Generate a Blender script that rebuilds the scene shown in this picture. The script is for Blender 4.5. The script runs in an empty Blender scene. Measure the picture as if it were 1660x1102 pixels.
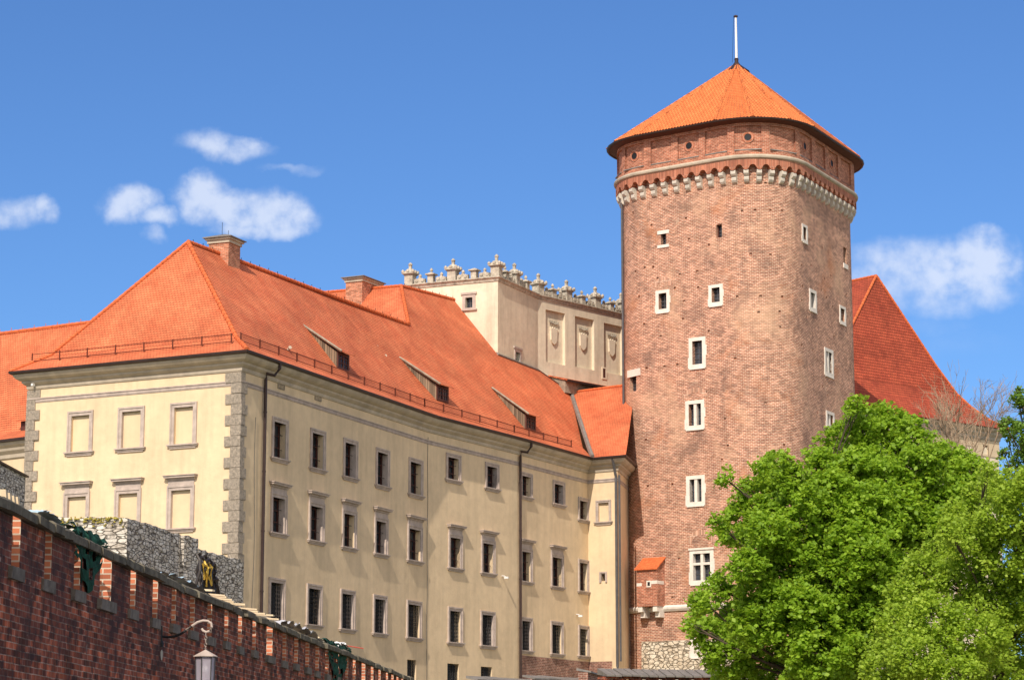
import bpy, math, random
import numpy as np
from mathutils import Vector, Matrix
random.seed(7); rng = np.random.default_rng(7)
S = bpy.context.scene; COL = S.collection
R = math.radians
# ------------------------------------------------------------------ camera, sky, sun, exposure
# scene unit metre; the camera's eye is the origin, the street lies 1.7 m below it
F = 3800.0; PITCH = R(10.48); CX, CY = 830.0, 551.0
cam = bpy.data.cameras.new('camera'); camo = bpy.data.objects.new('camera', cam); COL.objects.link(camo)
cam.sensor_width = 36; cam.lens = F / 1660 * 36; cam.clip_start = .5; cam.clip_end = 4000
camo.location = (0, 0, 0); camo.rotation_euler = (R(90) + PITCH, 0, 0); S.camera = camo
SUN_AZ = R(15.6); SUN_EL = R(43)          # azimuth the light travels towards (from +Y to +X), elevation
sl = bpy.data.lights.new('sun', 'SUN'); sl.energy = 3.7; sl.angle = R(.5); sl.color = (1, .89, .76)
so = bpy.data.objects.new('sun', sl); COL.objects.link(so)
ld = Vector((math.sin(SUN_AZ) * math.cos(SUN_EL), math.cos(SUN_AZ) * math.cos(SUN_EL), -math.sin(SUN_EL)))
so.rotation_euler = ld.to_track_quat('-Z', 'Y').to_euler(); so.location = (0, -20, 60)
S.view_settings.view_transform = 'Standard'; S.view_settings.look = 'None'
S.view_settings.exposure = .34; S.view_settings.gamma = 1
S.render.engine = 'CYCLES'

def ray(x, y):
    a = (x - CX) / F; b = -(y - CY) / F
    return np.array([a, math.cos(PITCH) - b * math.sin(PITCH), math.sin(PITCH) + b * math.cos(PITCH)])
def atZ(x, y, z): r = ray(x, y); return r * z / r[2]
def atY(x, y, Y): r = ray(x, y); return r * Y / r[1]
def onP(x, y, P0, n): r = ray(x, y); return r * np.dot(P0, n) / np.dot(r, n)

class NT:
    def __init__(s, tree): s.t = tree; s.n = tree.nodes; s.l = tree.links
    def node(s, typ, **kw):
        nd = s.n.new(typ)
        for k, v in kw.items():
            if k.startswith('i_'):
                key = k[2:]; key = int(key) if key.isdigit() else key.replace('_', ' ')
                s.put(nd.inputs[key], v)
            else: setattr(nd, k, v)
        return nd
    def put(s, sock, v):
        if isinstance(v, bpy.types.NodeSocket): s.l.new(v, sock)
        else: sock.default_value = v
    def math(s, op, a, b=0.0, c=0.0, clamp=False):
        nd = s.n.new('ShaderNodeMath'); nd.operation = op; nd.use_clamp = clamp
        s.put(nd.inputs[0], a); s.put(nd.inputs[1], b); s.put(nd.inputs[2], c); return nd.outputs[0]
    def mix(s, fac, a, b, blend='MIX'):
        nd = s.n.new('ShaderNodeMix'); nd.data_type = 'RGBA'; nd.blend_type = blend
        s.put(nd.inputs[0], fac); s.put(nd.inputs[6], a); s.put(nd.inputs[7], b); return nd.outputs[2]
    def ramp(s, fac, stops, interp='LINEAR'):
        nd = s.n.new('ShaderNodeValToRGB'); cr = nd.color_ramp; cr.interpolation = interp
        while len(cr.elements) < len(stops): cr.elements.new(.5)
        for e, (p, c) in zip(cr.elements, stops):
            e.position = p; e.color = c if len(c) == 4 else (*c, 1)
        s.put(nd.inputs[0], fac); return nd.outputs[0]
    def mrange(s, v, a, b, c=0., d=1., smooth=False):
        nd = s.n.new('ShaderNodeMapRange'); nd.interpolation_type = 'SMOOTHSTEP' if smooth else 'LINEAR'
        for i, q in enumerate((v, a, b, c, d)): s.put(nd.inputs[i], q)
        return nd.outputs[0]
    def noise(s, vec, scale, detail=4, rough=.55, dist=0., col=False):
        nd = s.node('ShaderNodeTexNoise', i_Scale=scale, i_Detail=detail, i_Roughness=rough, i_Distortion=dist)
        if vec is not None: s.l.new(vec, nd.inputs['Vector'])
        return nd.outputs['Color' if col else 'Fac']
G_ = lambda v: (v, v, v, 1)

world = bpy.data.worlds.new('World'); S.world = world; world.use_nodes = True
w = NT(world.node_tree); w.n.clear()
sky = w.node('ShaderNodeTexSky', sky_type='NISHITA', sun_disc=False, sun_elevation=SUN_EL,
             sun_rotation=SUN_AZ + math.pi, altitude=200, air_density=1.0, dust_density=.5, ozone_density=3.0)
tc = w.node('ShaderNodeTexCoord'); sx = w.node('ShaderNodeSeparateXYZ'); w.l.new(tc.outputs['Generated'], sx.inputs[0])
ya = w.math('MAXIMUM', sx.outputs[1], .05)
px = w.math('DIVIDE', sx.outputs[0], ya); pz = w.math('DIVIDE', sx.outputs[2], ya)
pv = w.node('ShaderNodeCombineXYZ'); w.l.new(px, pv.inputs[0]); w.l.new(pz, pv.inputs[2])
wv = w.noise(pv.outputs[0], 34, 6, .56, col=True)
wsep = w.node('ShaderNodeSeparateColor'); w.l.new(wv, wsep.inputs[0])
qx = w.math('ADD', px, w.math('MULTIPLY', w.math('SUBTRACT', wsep.outputs[0], .5), .030))
qz = w.math('ADD', pz, w.math('MULTIPLY', w.math('SUBTRACT', wsep.outputs[1], .5), .022))
acc = None
# each wisp: centre and radii, as directions in the sky
for (cx_, cy_, rx, ry, st) in [(205, 330, 46, 34, .9), (245, 350, 40, 17, .75), (330, 320, 62, 36, 1.0), (395, 335, 80, 33, 1.0), (460, 345, 62, 34, 1.0),
                               (400, 365, 60, 16, .8), (362, 240, 66, 24, .75), (400, 228, 26, 16, .7), (480, 272, 50, 9, .35), (250, 379, 24, 14, .5), (15, 350, 62, 27, .65), (68, 345, 32, 20, .75),
                               (1600, 425, 62, 46, 1.0), (1540, 440, 95, 48, .9), (1450, 430, 95, 42, .7), (1420, 460, 70, 50, .6), (1600, 470, 60, 30, .6), (1500, 480, 110, 34, .5), (1510, 530, 60, 20, .16), (1560, 560, 90, 26, .14)]:
    r_ = ray(cx_, cy_); u0 = r_[0] / r_[1]; v0 = r_[2] / r_[1]
    a = w.math('DIVIDE', w.math('SUBTRACT', qx, u0), rx * 1.12 / F); b = w.math('DIVIDE', w.math('SUBTRACT', qz, v0), ry * 1.18 / F)
    d = w.math('ADD', w.math('MULTIPLY', a, a), w.math('MULTIPLY', b, b))
    m = w.math('MULTIPLY', w.math('SUBTRACT', 1., w.math('MULTIPLY', d, .8), clamp=True), st)
    acc = m if acc is None else w.math('MAXIMUM', acc, m)
fine = w.noise(pv.outputs[0], 90, 5, .52)
dens = w.math('MULTIPLY', acc, w.mrange(fine, .3, .65, .45, 1.25))
dens = w.mrange(dens, .0, .95, 0., .72, smooth=True)
dens = w.math('MULTIPLY', dens, w.mrange(sx.outputs[1], 0., .1))
hs = w.node('ShaderNodeMix', data_type='RGBA', blend_type='MULTIPLY', i_0=1.); w.l.new(sky.outputs[0], hs.inputs[6]); hs.inputs[7].default_value = (.50, .74, 1.06, 1)
white = w.mix(.0, (6.6, 7.1, 8.2, 1), (1, 1, 1, 1))
skyc = w.mix(dens, hs.outputs[2], white)
# unseen bright cloud, added behind and beside the camera to whiten the fill light
back = w.mrange(sx.outputs[1], .25, -.25, 0., 1., smooth=True)
bc = w.mrange(w.noise(tc.outputs['Generated'], 2.2, 6, .6), .42, .6, .1, .85, smooth=True)
skyc = w.mix(w.math('MULTIPLY', back, bc), skyc, (13.5, 11.9, 9.6, 1))
bg = w.node('ShaderNodeBackground', i_Strength=.1); w.l.new(skyc, bg.inputs[0])
wo = w.node('ShaderNodeOutputWorld'); w.l.new(bg.outputs[0], wo.inputs[0])

# ------------------------------------------------------------------ materials
def mat(name):
    m = bpy.data.materials.new(name); m.use_nodes = True
    t = NT(m.node_tree); p = t.n['Principled BSDF']; return m, t, p
def bump(t, p, h, strength=.5, dist=.02):
    b = t.node('ShaderNodeBump', i_Strength=strength, i_Distance=dist); t.l.new(h, b.inputs['Height']); t.l.new(b.outputs[0], p.inputs['Normal'])
def plain(name, c, rough=.7, metal=0., var=.12, scale=3., bmp=0., bdist=.01, spec=.3):
    m, t, p = mat(name); tc = t.node('ShaderNodeTexCoord')
    n = t.noise(tc.outputs['Object'], scale, 5, .6)
    k = t.mrange(n, .3, .7, 1 - var, 1 + var)
    vm = t.node('ShaderNodeVectorMath', operation='SCALE', i_0=c[:3]); t.l.new(k, vm.inputs['Scale']); t.l.new(vm.outputs[0], p.inputs['Base Color'])
    p.inputs['Roughness'].default_value = rough; p.inputs['Metallic'].default_value = metal
    p.inputs['Specular IOR Level'].default_value = spec
    if bmp: bump(t, p, t.noise(tc.outputs['Object'], scale * 6, 4, .7), bmp, bdist)
    return m
def brick(name, c1, c2, mortar, bw=.27, rh=.095, ms=.012, patches=(), bmp=.4, bd=.012, fade=None, warp=0.001, streak=.25, smooth=.15, bv=(.66, 1.25)):
    m, t, p = mat(name); uv = t.node('ShaderNodeUVMap'); o = uv.outputs[0]
    wn = t.noise(o, 1.7, 3, .6, col=True)
    va = t.node('ShaderNodeVectorMath', operation='MULTIPLY_ADD'); t.l.new(wn, va.inputs[0]); va.inputs[1].default_value = (warp * 6, warp * 6, 0); t.l.new(o, va.inputs[2]); o2 = va.outputs[0]
    b = t.node('ShaderNodeTexBrick', offset=.5, i_Scale=1., i_Color1=(*c1, 1), i_Color2=(*c2, 1), i_Mortar=(*mortar, 1), i_Mortar_Size=ms, i_Mortar_Smooth=smooth, i_Bias=0., i_Brick_Width=bw, i_Row_Height=rh)
    t.l.new(o2, b.inputs['Vector'])
    # a second brick lattice of the same size gives some bricks a burnt or pale colour
    col = b.outputs[0]
    big = t.noise(o, .23, 5, .6, .6); mid = t.noise(o, 1.1, 5, .65)
    wv = t.node('ShaderNodeTexWhiteNoise', noise_dimensions='2D')
    sp = t.node('ShaderNodeSeparateXYZ'); t.l.new(o2, sp.inputs[0])
    row = t.math('FLOOR', t.math('DIVIDE', sp.outputs[1], rh)); half = t.math('MULTIPLY', t.math('MODULO', t.math('ABSOLUTE', row), 2.), .5)
    cl = t.math('FLOOR', t.math('ADD', t.math('DIVIDE', sp.outputs[0], bw), half))
    cc = t.node('ShaderNodeCombineXYZ'); t.l.new(cl, cc.inputs[0]); t.l.new(row, cc.inputs[1]); t.l.new(cc.outputs[0], wv.inputs[0])
    k = t.mrange(wv.outputs[0], 0., 1., *bv)
    kk = t.math('MULTIPLY', k, t.mrange(mid, .3, .7, .84, 1.16))
    vm = t.node('ShaderNodeVectorMath', operation='SCALE'); t.l.new(col, vm.inputs[0]); t.l.new(kk, vm.inputs['Scale']); col = vm.outputs[0]
    for i, (pc, lo, hi, amt, sc) in enumerate(patches):
        nn = t.node('ShaderNodeVectorMath', operation='ADD'); t.l.new(o, nn.inputs[0]); nn.inputs[1].default_value = (13.7 * i + 3, 7.1 * i, 0)
        f = t.math('MULTIPLY', t.mrange(t.noise(nn.outputs[0], sc, 6, .65, .4), lo, hi), amt)
        col = t.mix(f, col, (*pc, 1))
    if streak:
        mp = t.node('ShaderNodeMapping'); t.l.new(o, mp.inputs[0]); mp.inputs['Scale'].default_value = (1.6, .12, 1)
        f = t.math('MULTIPLY', t.mrange(t.noise(mp.outputs[0], 1., 4, .6), .52, .75), streak)
        col = t.mix(f, col, (.06, .04, .035, 1))
    t.l.new(col, p.inputs['Base Color']); p.inputs['Roughness'].default_value = .88; p.inputs['Specular IOR Level'].default_value = .2
    h = t.math('ADD', t.math('MULTIPLY', b.outputs['Fac'], -1.), t.math('MULTIPLY', wv.outputs[0], .35))
    h = t.math('ADD', h, t.math('MULTIPLY', mid, .5))
    bump(t, p, h, bmp, bd); return m
def plaster(name, c, stain=(.25, .2, .13), amt=.25, var=.06, bmp=.25, low=.45, hi=.8):
    m, t, p = mat(name); uv = t.node('ShaderNodeUVMap'); o = uv.outputs[0]
    n1 = t.noise(o, .35, 6, .62, .4); n2 = t.noise(o, 2.3, 5, .6)
    k = t.math('MULTIPLY', t.mrange(n1, .3, .7, 1 - var, 1 + var), t.mrange(n2, .3, .7, 1 - var * .6, 1 + var * .6))
    vm = t.node('ShaderNodeVectorMath', operation='SCALE', i_0=c); t.l.new(k, vm.inputs['Scale'])
    mp = t.node('ShaderNodeMapping'); t.l.new(o, mp.inputs[0]); mp.inputs['Scale'].default_value = (1.1, .09, 1)
    f = t.math('MULTIPLY', t.mrange(t.noise(mp.outputs[0], 1.2, 5, .65), low, hi), amt)
    t.l.new(t.mix(f, vm.outputs[0], (*stain, 1)), p.inputs['Base Color'])
    p.inputs['Roughness'].default_value = .9; p.inputs['Specular IOR Level'].default_value = .15
    h = t.math('ADD', t.math('MULTIPLY', t.noise(o, 1.3, 3, .5), 3.), t.noise(o, 9, 5, .65)); bump(t, p, h, bmp, .03); return m
def tiles(name, c, c2, tw=.19, rh=.17, dark=(.13, .028, .012), var=.16, bd=.045, bs=.7, patch=.5, side_=.45, jw=.75):
    # overlapping beaver-tail clay tiles: every course is a shallow step
    m, t, p = mat(name); uv = t.node('ShaderNodeUVMap'); o = uv.outputs[0]
    sp = t.node('ShaderNodeSeparateXYZ'); t.l.new(o, sp.inputs[0])
    vr = t.math('DIVIDE', sp.outputs[1], rh); row = t.math('FLOOR', vr); fv = t.math('SUBTRACT', vr, row)
    half = t.math('MULTIPLY', t.math('MODULO', t.math('ABSOLUTE', row), 2.), .0 if tw >= 1 else .5)
    ur = t.math('ADD', t.math('DIVIDE', sp.outputs[0], tw), half); cl = t.math('FLOOR', ur); fu = t.math('ABSOLUTE', t.math('SUBTRACT', t.math('SUBTRACT', ur, cl), .5))
    cc = t.node('ShaderNodeCombineXYZ'); t.l.new(cl, cc.inputs[0]); t.l.new(row, cc.inputs[1])
    wn = t.node('ShaderNodeTexWhiteNoise', noise_dimensions='2D'); t.l.new(cc.outputs[0], wn.inputs[0])
    col = t.mix(t.mrange(t.noise(o, .8, 5, .7), .35, .65), (*c, 1), (*c2, 1))
    big = t.noise(o, .3, 6, .62, .5); k = t.math('MULTIPLY', t.mrange(big, .3, .7, 1 - patch * .5, 1 + patch * .5), t.mrange(wn.outputs[0], 0, 1, 1 - var * .5, 1 + var * .5))
    vm = t.node('ShaderNodeVectorMath', operation='SCALE'); t.l.new(col, vm.inputs[0]); t.l.new(k, vm.inputs['Scale'])
    # rounded tail outline: the joint is lower in the middle of a tile
    edge = t.math('SUBTRACT', fv, t.math('MULTIPLY', t.math('MULTIPLY', fu, fu), 1.2))
    joint = t.mrange(edge, .0, .22, 1., 0.)
    side = t.math('MULTIPLY', t.mrange(fu, .36 if side_ > .6 else .43, .5), side_)
    j = t.math('MAXIMUM', joint, side, clamp=True)
    spots = t.math('MULTIPLY', t.mrange(t.noise(o, 1.9, 3, .5), .72, .8), .35)
    cj = t.mix(t.math('MULTIPLY', j, jw), vm.outputs[0], (*dark, 1)); cj = t.mix(spots, cj, (.12, .05, .03, 1))
    t.l.new(cj, p.inputs['Base Color']); p.inputs['Roughness'].default_value = .75; p.inputs['Specular IOR Level'].default_value = .25
    h = t.math('ADD', t.math('MULTIPLY', fv, -1.), t.math('MULTIPLY', j, -.8)); h = t.math('ADD', h, t.math('MULTIPLY', wn.outputs[0], .3))
    bump(t, p, h, bs, bd); return m
def leafmat(name, cols, trans=.45):
    m, t, p = mat(name); tc = t.node('ShaderNodeNewGeometry')
    n = t.noise(tc.outputs['Position'], .5, 4, .6); rnd = tc.outputs['Random Per Island']
    f = t.math('ADD', t.math('MULTIPLY', n, .6), t.math('MULTIPLY', rnd, .4))
    c = t.ramp(f, [(.2, cols[0]), (.5, cols[1]), (.8, cols[2])])
    t.l.new(c, p.inputs['Base Color']); p.inputs['Roughness'].default_value = .5; p.inputs['Specular IOR Level'].default_value = .25
    tr = t.node('ShaderNodeBsdfTranslucent'); t.l.new(t.mix(.5, c, (cols[2][0] * 1.6, cols[2][1] * 1.5, cols[2][2] * .8, 1)), tr.inputs[0])
    ms = t.node('ShaderNodeMixShader', i_0=trans); t.l.new(p.outputs[0], ms.inputs[1]); t.l.new(tr.outputs[0], ms.inputs[2])
    t.l.new(ms.outputs[0], t.n['Material Output'].inputs[0]); return m

M = {}
M['cream'] = plaster('cream_plaster', (.74, .575, .375), amt=.3, var=.085)
M['cream_blind'] = plaster('cream_blind_plaster', (.72, .56, .365), amt=.2)
M['attic'] = plaster('old_lime_plaster', (.72, .63, .48), stain=(.36, .29, .21), amt=.6, var=.12, low=.5, hi=.8)
M['beige'] = plaster('beige_plaster', (.62, .50, .34), stain=(.3, .25, .18), amt=.3, var=.06)
M['pinkstone'] = plain('pink_grey_trim_stone', (.46, .38, .33), .85, var=.2, scale=2.5, bmp=.3)
M['cornice'] = plain('cornice_stone', (.47, .40, .31), .85, var=.2, scale=1.2, bmp=.3)
M['quoin'] = plain('rusticated_stone', (.54, .46, .37), .95, var=.35, scale=9, bmp=1., bdist=.12)
M['whitestone'] = plain('white_limestone', (.74, .68, .60), .85, var=.12, scale=3, bmp=.25)
M['corbel'] = plain('corbel_limestone', (.58, .53, .45), .85, var=.22, scale=3, bmp=.3)
M['grey'] = plain('weathered_grey_stone', (.36, .33, .27), .9, var=.35, scale=2.5, bmp=.5, bdist=.03)
M['finial'] = plain('weathered_finial_stone', (.46, .41, .33), .9, var=.4, scale=3.5, bmp=.7, bdist=.05)
M['copstone'] = plain('lichened_coping_stone', (.23, .20, .14), .95, var=.5, scale=4, bmp=.7, bdist=.03)
M['sillstone'] = plain('dark_sill_stone', (.16, .14, .12), .95, var=.4, scale=5, bmp=.6, bdist=.03)
M['gutter'] = plain('dark_brown_metal', (.055, .035, .032), .45, .3, var=.2)
M['pipe'] = plain('grey_zinc', (.13, .125, .13), .5, .5, var=.2)
M['rust'] = plain('brown_red_steel', (.16, .045, .025), .6, .1, var=.2)
M['wood'] = plain('grey_weathered_wood', (.30, .25, .19), .85, var=.3, scale=4)
M['plank'] = plain('pale_new_wood', (.62, .50, .33), .8, var=.2, scale=4)
M['darkwood'] = plain('dark_brown_window_wood', (.10, .035, .025), .6, var=.2)
M['iron'] = plain('black_iron', (.02, .02, .022), .55, .3, var=.2)
M['white'] = plain('white_paint', (.75, .75, .74), .45, var=.04)
M['leadgrey'] = plain('lead_sheet', (.24, .22, .20), .6, .3, var=.2)
M['curtain'] = plain('pale_curtain', (.35, .37, .40), .9, var=.15)
M['tile'] = tiles('orange_beavertail_tiles', (.57, .135, .056), (.65, .195, .085))
M['tile2'] = tiles('red_old_tiles', (.31, .055, .028), (.39, .08, .038), rh=.26, tw=.28, var=.3, jw=.85)
M['ridge'] = plain('ridge_clay', (.60, .14, .045), .75, var=.3, scale=6, bmp=.6, bdist=.04)
M['towertile'] = tiles('tower_barrel_tiles', (.62, .165, .048), (.72, .235, .075), rh=.36, tw=1., bd=.02, bs=.4, var=.14, patch=.25, side_=.95, jw=.85, dark=(.20, .045, .015))  # column joints widened and darkened to paint the shade between barrel rows
M['towerbrick'] = brick('tower_brick', (.42, .175, .105), (.33, .125, .08), (.72, .56, .42), bw=.30, rh=.105, ms=.014,
    patches=[((.62, .40, .26), .52, .68, .55, .22), ((.15, .095, .075), .53, .68, .6, .5), ((.50, .19, .08), .56, .7, .5, .3), ((.6, .45, .33), .6, .72, .4, 1.6)], streak=.2, bmp=.2)
M['drumbrick'] = brick('parapet_brick', (.44, .15, .085), (.36, .12, .07), (.62, .44, .32), bw=.28, rh=.1, ms=.01,
    patches=[((.24, .09, .06), .5, .75, .4, .6)], streak=.12)
M['archbrick'] = brick('arch_brick', (.44, .155, .085), (.36, .125, .075), (.55, .36, .26), bw=.1, rh=.5, ms=.008, patches=[((.24, .09, .06), .5, .75, .4, .6)], streak=.1)
M['chimbrick'] = brick('chimney_brick', (.52, .20, .11), (.45, .16, .09), (.55, .38, .27), bw=.26, rh=.09, ms=.01, streak=.15)
M['wallbrick'] = brick('old_rampart_brick', (.44, .11, .05), (.17, .05, .032), (.42, .28, .22), bw=.26, rh=.085, ms=.008, bd=.03, bmp=.9, warp=.003, bv=(.3, 1.45),
    patches=[((.05, .024, .026), .47, .64, .7, .55), ((.035, .02, .022), .5, .6, .7, 2.6), ((.48, .13, .045), .62, .7, .6, 2.2), ((.55, .42, .36), .64, .70, .6, 3.4)], streak=.6)
M['lowbrick'] = brick('plinth_brick', (.30, .13, .09), (.22, .09, .065), (.50, .38, .30), bw=.26, rh=.1, ms=.012, patches=[((.12, .08, .07), .5, .7, .5, .7)])
def stone(name, c, dark, light, sx_=2.2, sy_=6.5, joint=.09):
    m, t, p = mat(name); uv = t.node('ShaderNodeUVMap'); mp = t.node('ShaderNodeMapping'); t.l.new(uv.outputs[0], mp.inputs[0]); mp.inputs['Scale'].default_value = (sx_, sy_, 1)
    wn = t.noise(mp.outputs[0], 1.2, 3, .6, col=True); va = t.node('ShaderNodeVectorMath', operation='MULTIPLY_ADD'); t.l.new(wn, va.inputs[0]); va.inputs[1].default_value = (.35, .35, 0); t.l.new(mp.outputs[0], va.inputs[2])
    v1 = t.node('ShaderNodeTexVoronoi', feature='DISTANCE_TO_EDGE', i_Scale=1., i_Randomness=.75); t.l.new(va.outputs[0], v1.inputs[0]); v2_ = t.node('ShaderNodeTexVoronoi', feature='F1', i_Scale=1., i_Randomness=.75); t.l.new(va.outputs[0], v2_.inputs[0])
    sc = t.node('ShaderNodeSeparateColor'); t.l.new(v2_.outputs['Color'], sc.inputs[0]); j = t.mrange(v1.outputs['Distance'], .02, joint, 1., 0.)
    col = t.mix(t.mrange(sc.outputs[0], .1, .9), (*c, 1), (*light, 1)); col = t.mix(t.math('MULTIPLY', t.mrange(t.noise(uv.outputs[0], 3.5, 6, .7), .5, .62), .75), col, (*dark, 1)); col = t.mix(t.math('MULTIPLY', j, .85), col, (dark[0] * .6, dark[1] * .6, dark[2] * .6, 1))
    t.l.new(col, p.inputs['Base Color']); p.inputs['Roughness'].default_value = .92; p.inputs['Specular IOR Level'].default_value = .15
    h = t.math('ADD', t.math('MULTIPLY', j, -1.), t.math('ADD', t.math('MULTIPLY', sc.outputs[1], .8), t.math('MULTIPLY', t.noise(uv.outputs[0], 9, 5, .7), .6))); bump(t, p, h, 1., .07); return m
M['limestone'] = stone('rough_limestone', (.56, .50, .42), (.20, .17, .14), (.80, .75, .67), 2.8, 8.5, .07)
M['rubble'] = stone('pale_rubble', (.62, .52, .39), (.36, .29, .21), (.80, .72, .58), 2.6, 4.6, .09)
def boards(name, c):
    m, t, p = mat(name); tc_ = t.node('ShaderNodeUVMap'); sp = t.node('ShaderNodeSeparateXYZ'); t.l.new(tc_.outputs[0], sp.inputs[0]); q = t.math('DIVIDE', sp.outputs[0], .14); fl_ = t.math('FLOOR', q); fr = t.math('ABSOLUTE', t.math('SUBTRACT', t.math('SUBTRACT', q, fl_), .5))
    wn = t.node('ShaderNodeTexWhiteNoise', noise_dimensions='1D'); t.l.new(fl_, wn.inputs['W']); k = t.mrange(wn.outputs[0], 0, 1, .55, 1.35); g = t.mrange(fr, .38, .48, 1., .2); vm = t.node('ShaderNodeVectorMath', operation='SCALE', i_0=c); t.l.new(t.math('MULTIPLY', k, g), vm.inputs['Scale']); t.l.new(vm.outputs[0], p.inputs['Base Color']); p.inputs['Roughness'].default_value = .9; bump(t, p, g, .6, .03); return m
M['boards'] = boards('weathered_boards', (.22, .155, .10))
M['moss'] = plain('yellow_lichen', (.30, .25, .05), .95, var=.5, scale=6, bmp=.6, bdist=.03)
M['leafA'] = leafmat('maple_leaf', ((.13, .23, .018), (.24, .40, .03), (.38, .54, .055)))
M['leafB'] = leafmat('young_maple_leaf', ((.17, .27, .022), (.29, .43, .04), (.44, .57, .08)))
M['leafC'] = leafmat('dull_leaf', ((.08, .16, .02), (.14, .26, .035), (.22, .36, .06)))
M['bark'] = plain('grey_brown_bark', (.10, .075, .055), .9, var=.3, scale=3)
M['twig'] = plain('pale_bare_twig', (.30, .22, .15), .9, var=.3, scale=3)
M['tarp'] = plain('pale_blue_plastic', (.42, .55, .62), .35, var=.25, scale=4)
M['net'] = plain('green_netting', (.007, .05, .032), .9, var=.7, scale=8, bmp=.6)
M['cloth'] = plain('grey_cloth', (.5, .5, .52), .8, var=.2, scale=4)
M['yellow'] = plain('yellow_strap', (.75, .5, .08), .6, var=.2)
M['cable'] = plain('black_cable', (.03, .022, .018), .5, var=.3)
M['palearch'] = brick('pale_arch_brick', (.44, .21, .13), (.37, .16, .10), (.72, .58, .45), bw=.1, rh=.5, ms=.014, streak=0)
M['litbrick'] = brick('sunlit_jamb_brick', (.58, .20, .10), (.36, .11, .06), (.56, .45, .35), bw=.26, rh=.085, ms=.012, bd=.02, bmp=.6, bv=(.6, 1.3), streak=0)  # lighter copy of the rampart brick: sunlight on the slot jambs put into the colour
M['copdark'] = plain('dark_coping_stone', (.13, .115, .085), .95, var=.5, scale=4, bmp=.7, bdist=.03)
M['redtape'] = plain('red_tape', (.8, .12, .08), .6)
M['ground'] = plain('grass_slope', (.20, .18, .10), .95, var=.4, scale=.6, bmp=.6, bdist=.1)
M['paving'] = plain('street_paving', (.16, .15, .14), .9, var=.2, scale=2)
def glassmat():
    m, t, p = mat('window_glass'); tc = t.node('ShaderNodeTexCoord')
    c = t.ramp(t.noise(tc.outputs['Object'], .9, 2, .5), [(.4, (.012, .016, .022)), (.6, (.05, .06, .075))])
    t.l.new(c, p.inputs['Base Color']); p.inputs['Roughness'].default_value = .12; p.inputs['Specular IOR Level'].default_value = .6; return m
M['glass'] = glassmat()
def frosted():
    m, t, p = mat('lantern_glass'); p.inputs['Base Color'].default_value = (.62, .57, .66, 1); p.inputs['Roughness'].default_value = .35
    p.inputs['Transmission Weight'].default_value = .35; p.inputs['Alpha'].default_value = .72
    tc = t.node('ShaderNodeTexCoord'); bump(t, p, t.noise(tc.outputs['Object'], 60, 3, .6), .5, .01); return m
M['frost'] = frosted()

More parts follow.
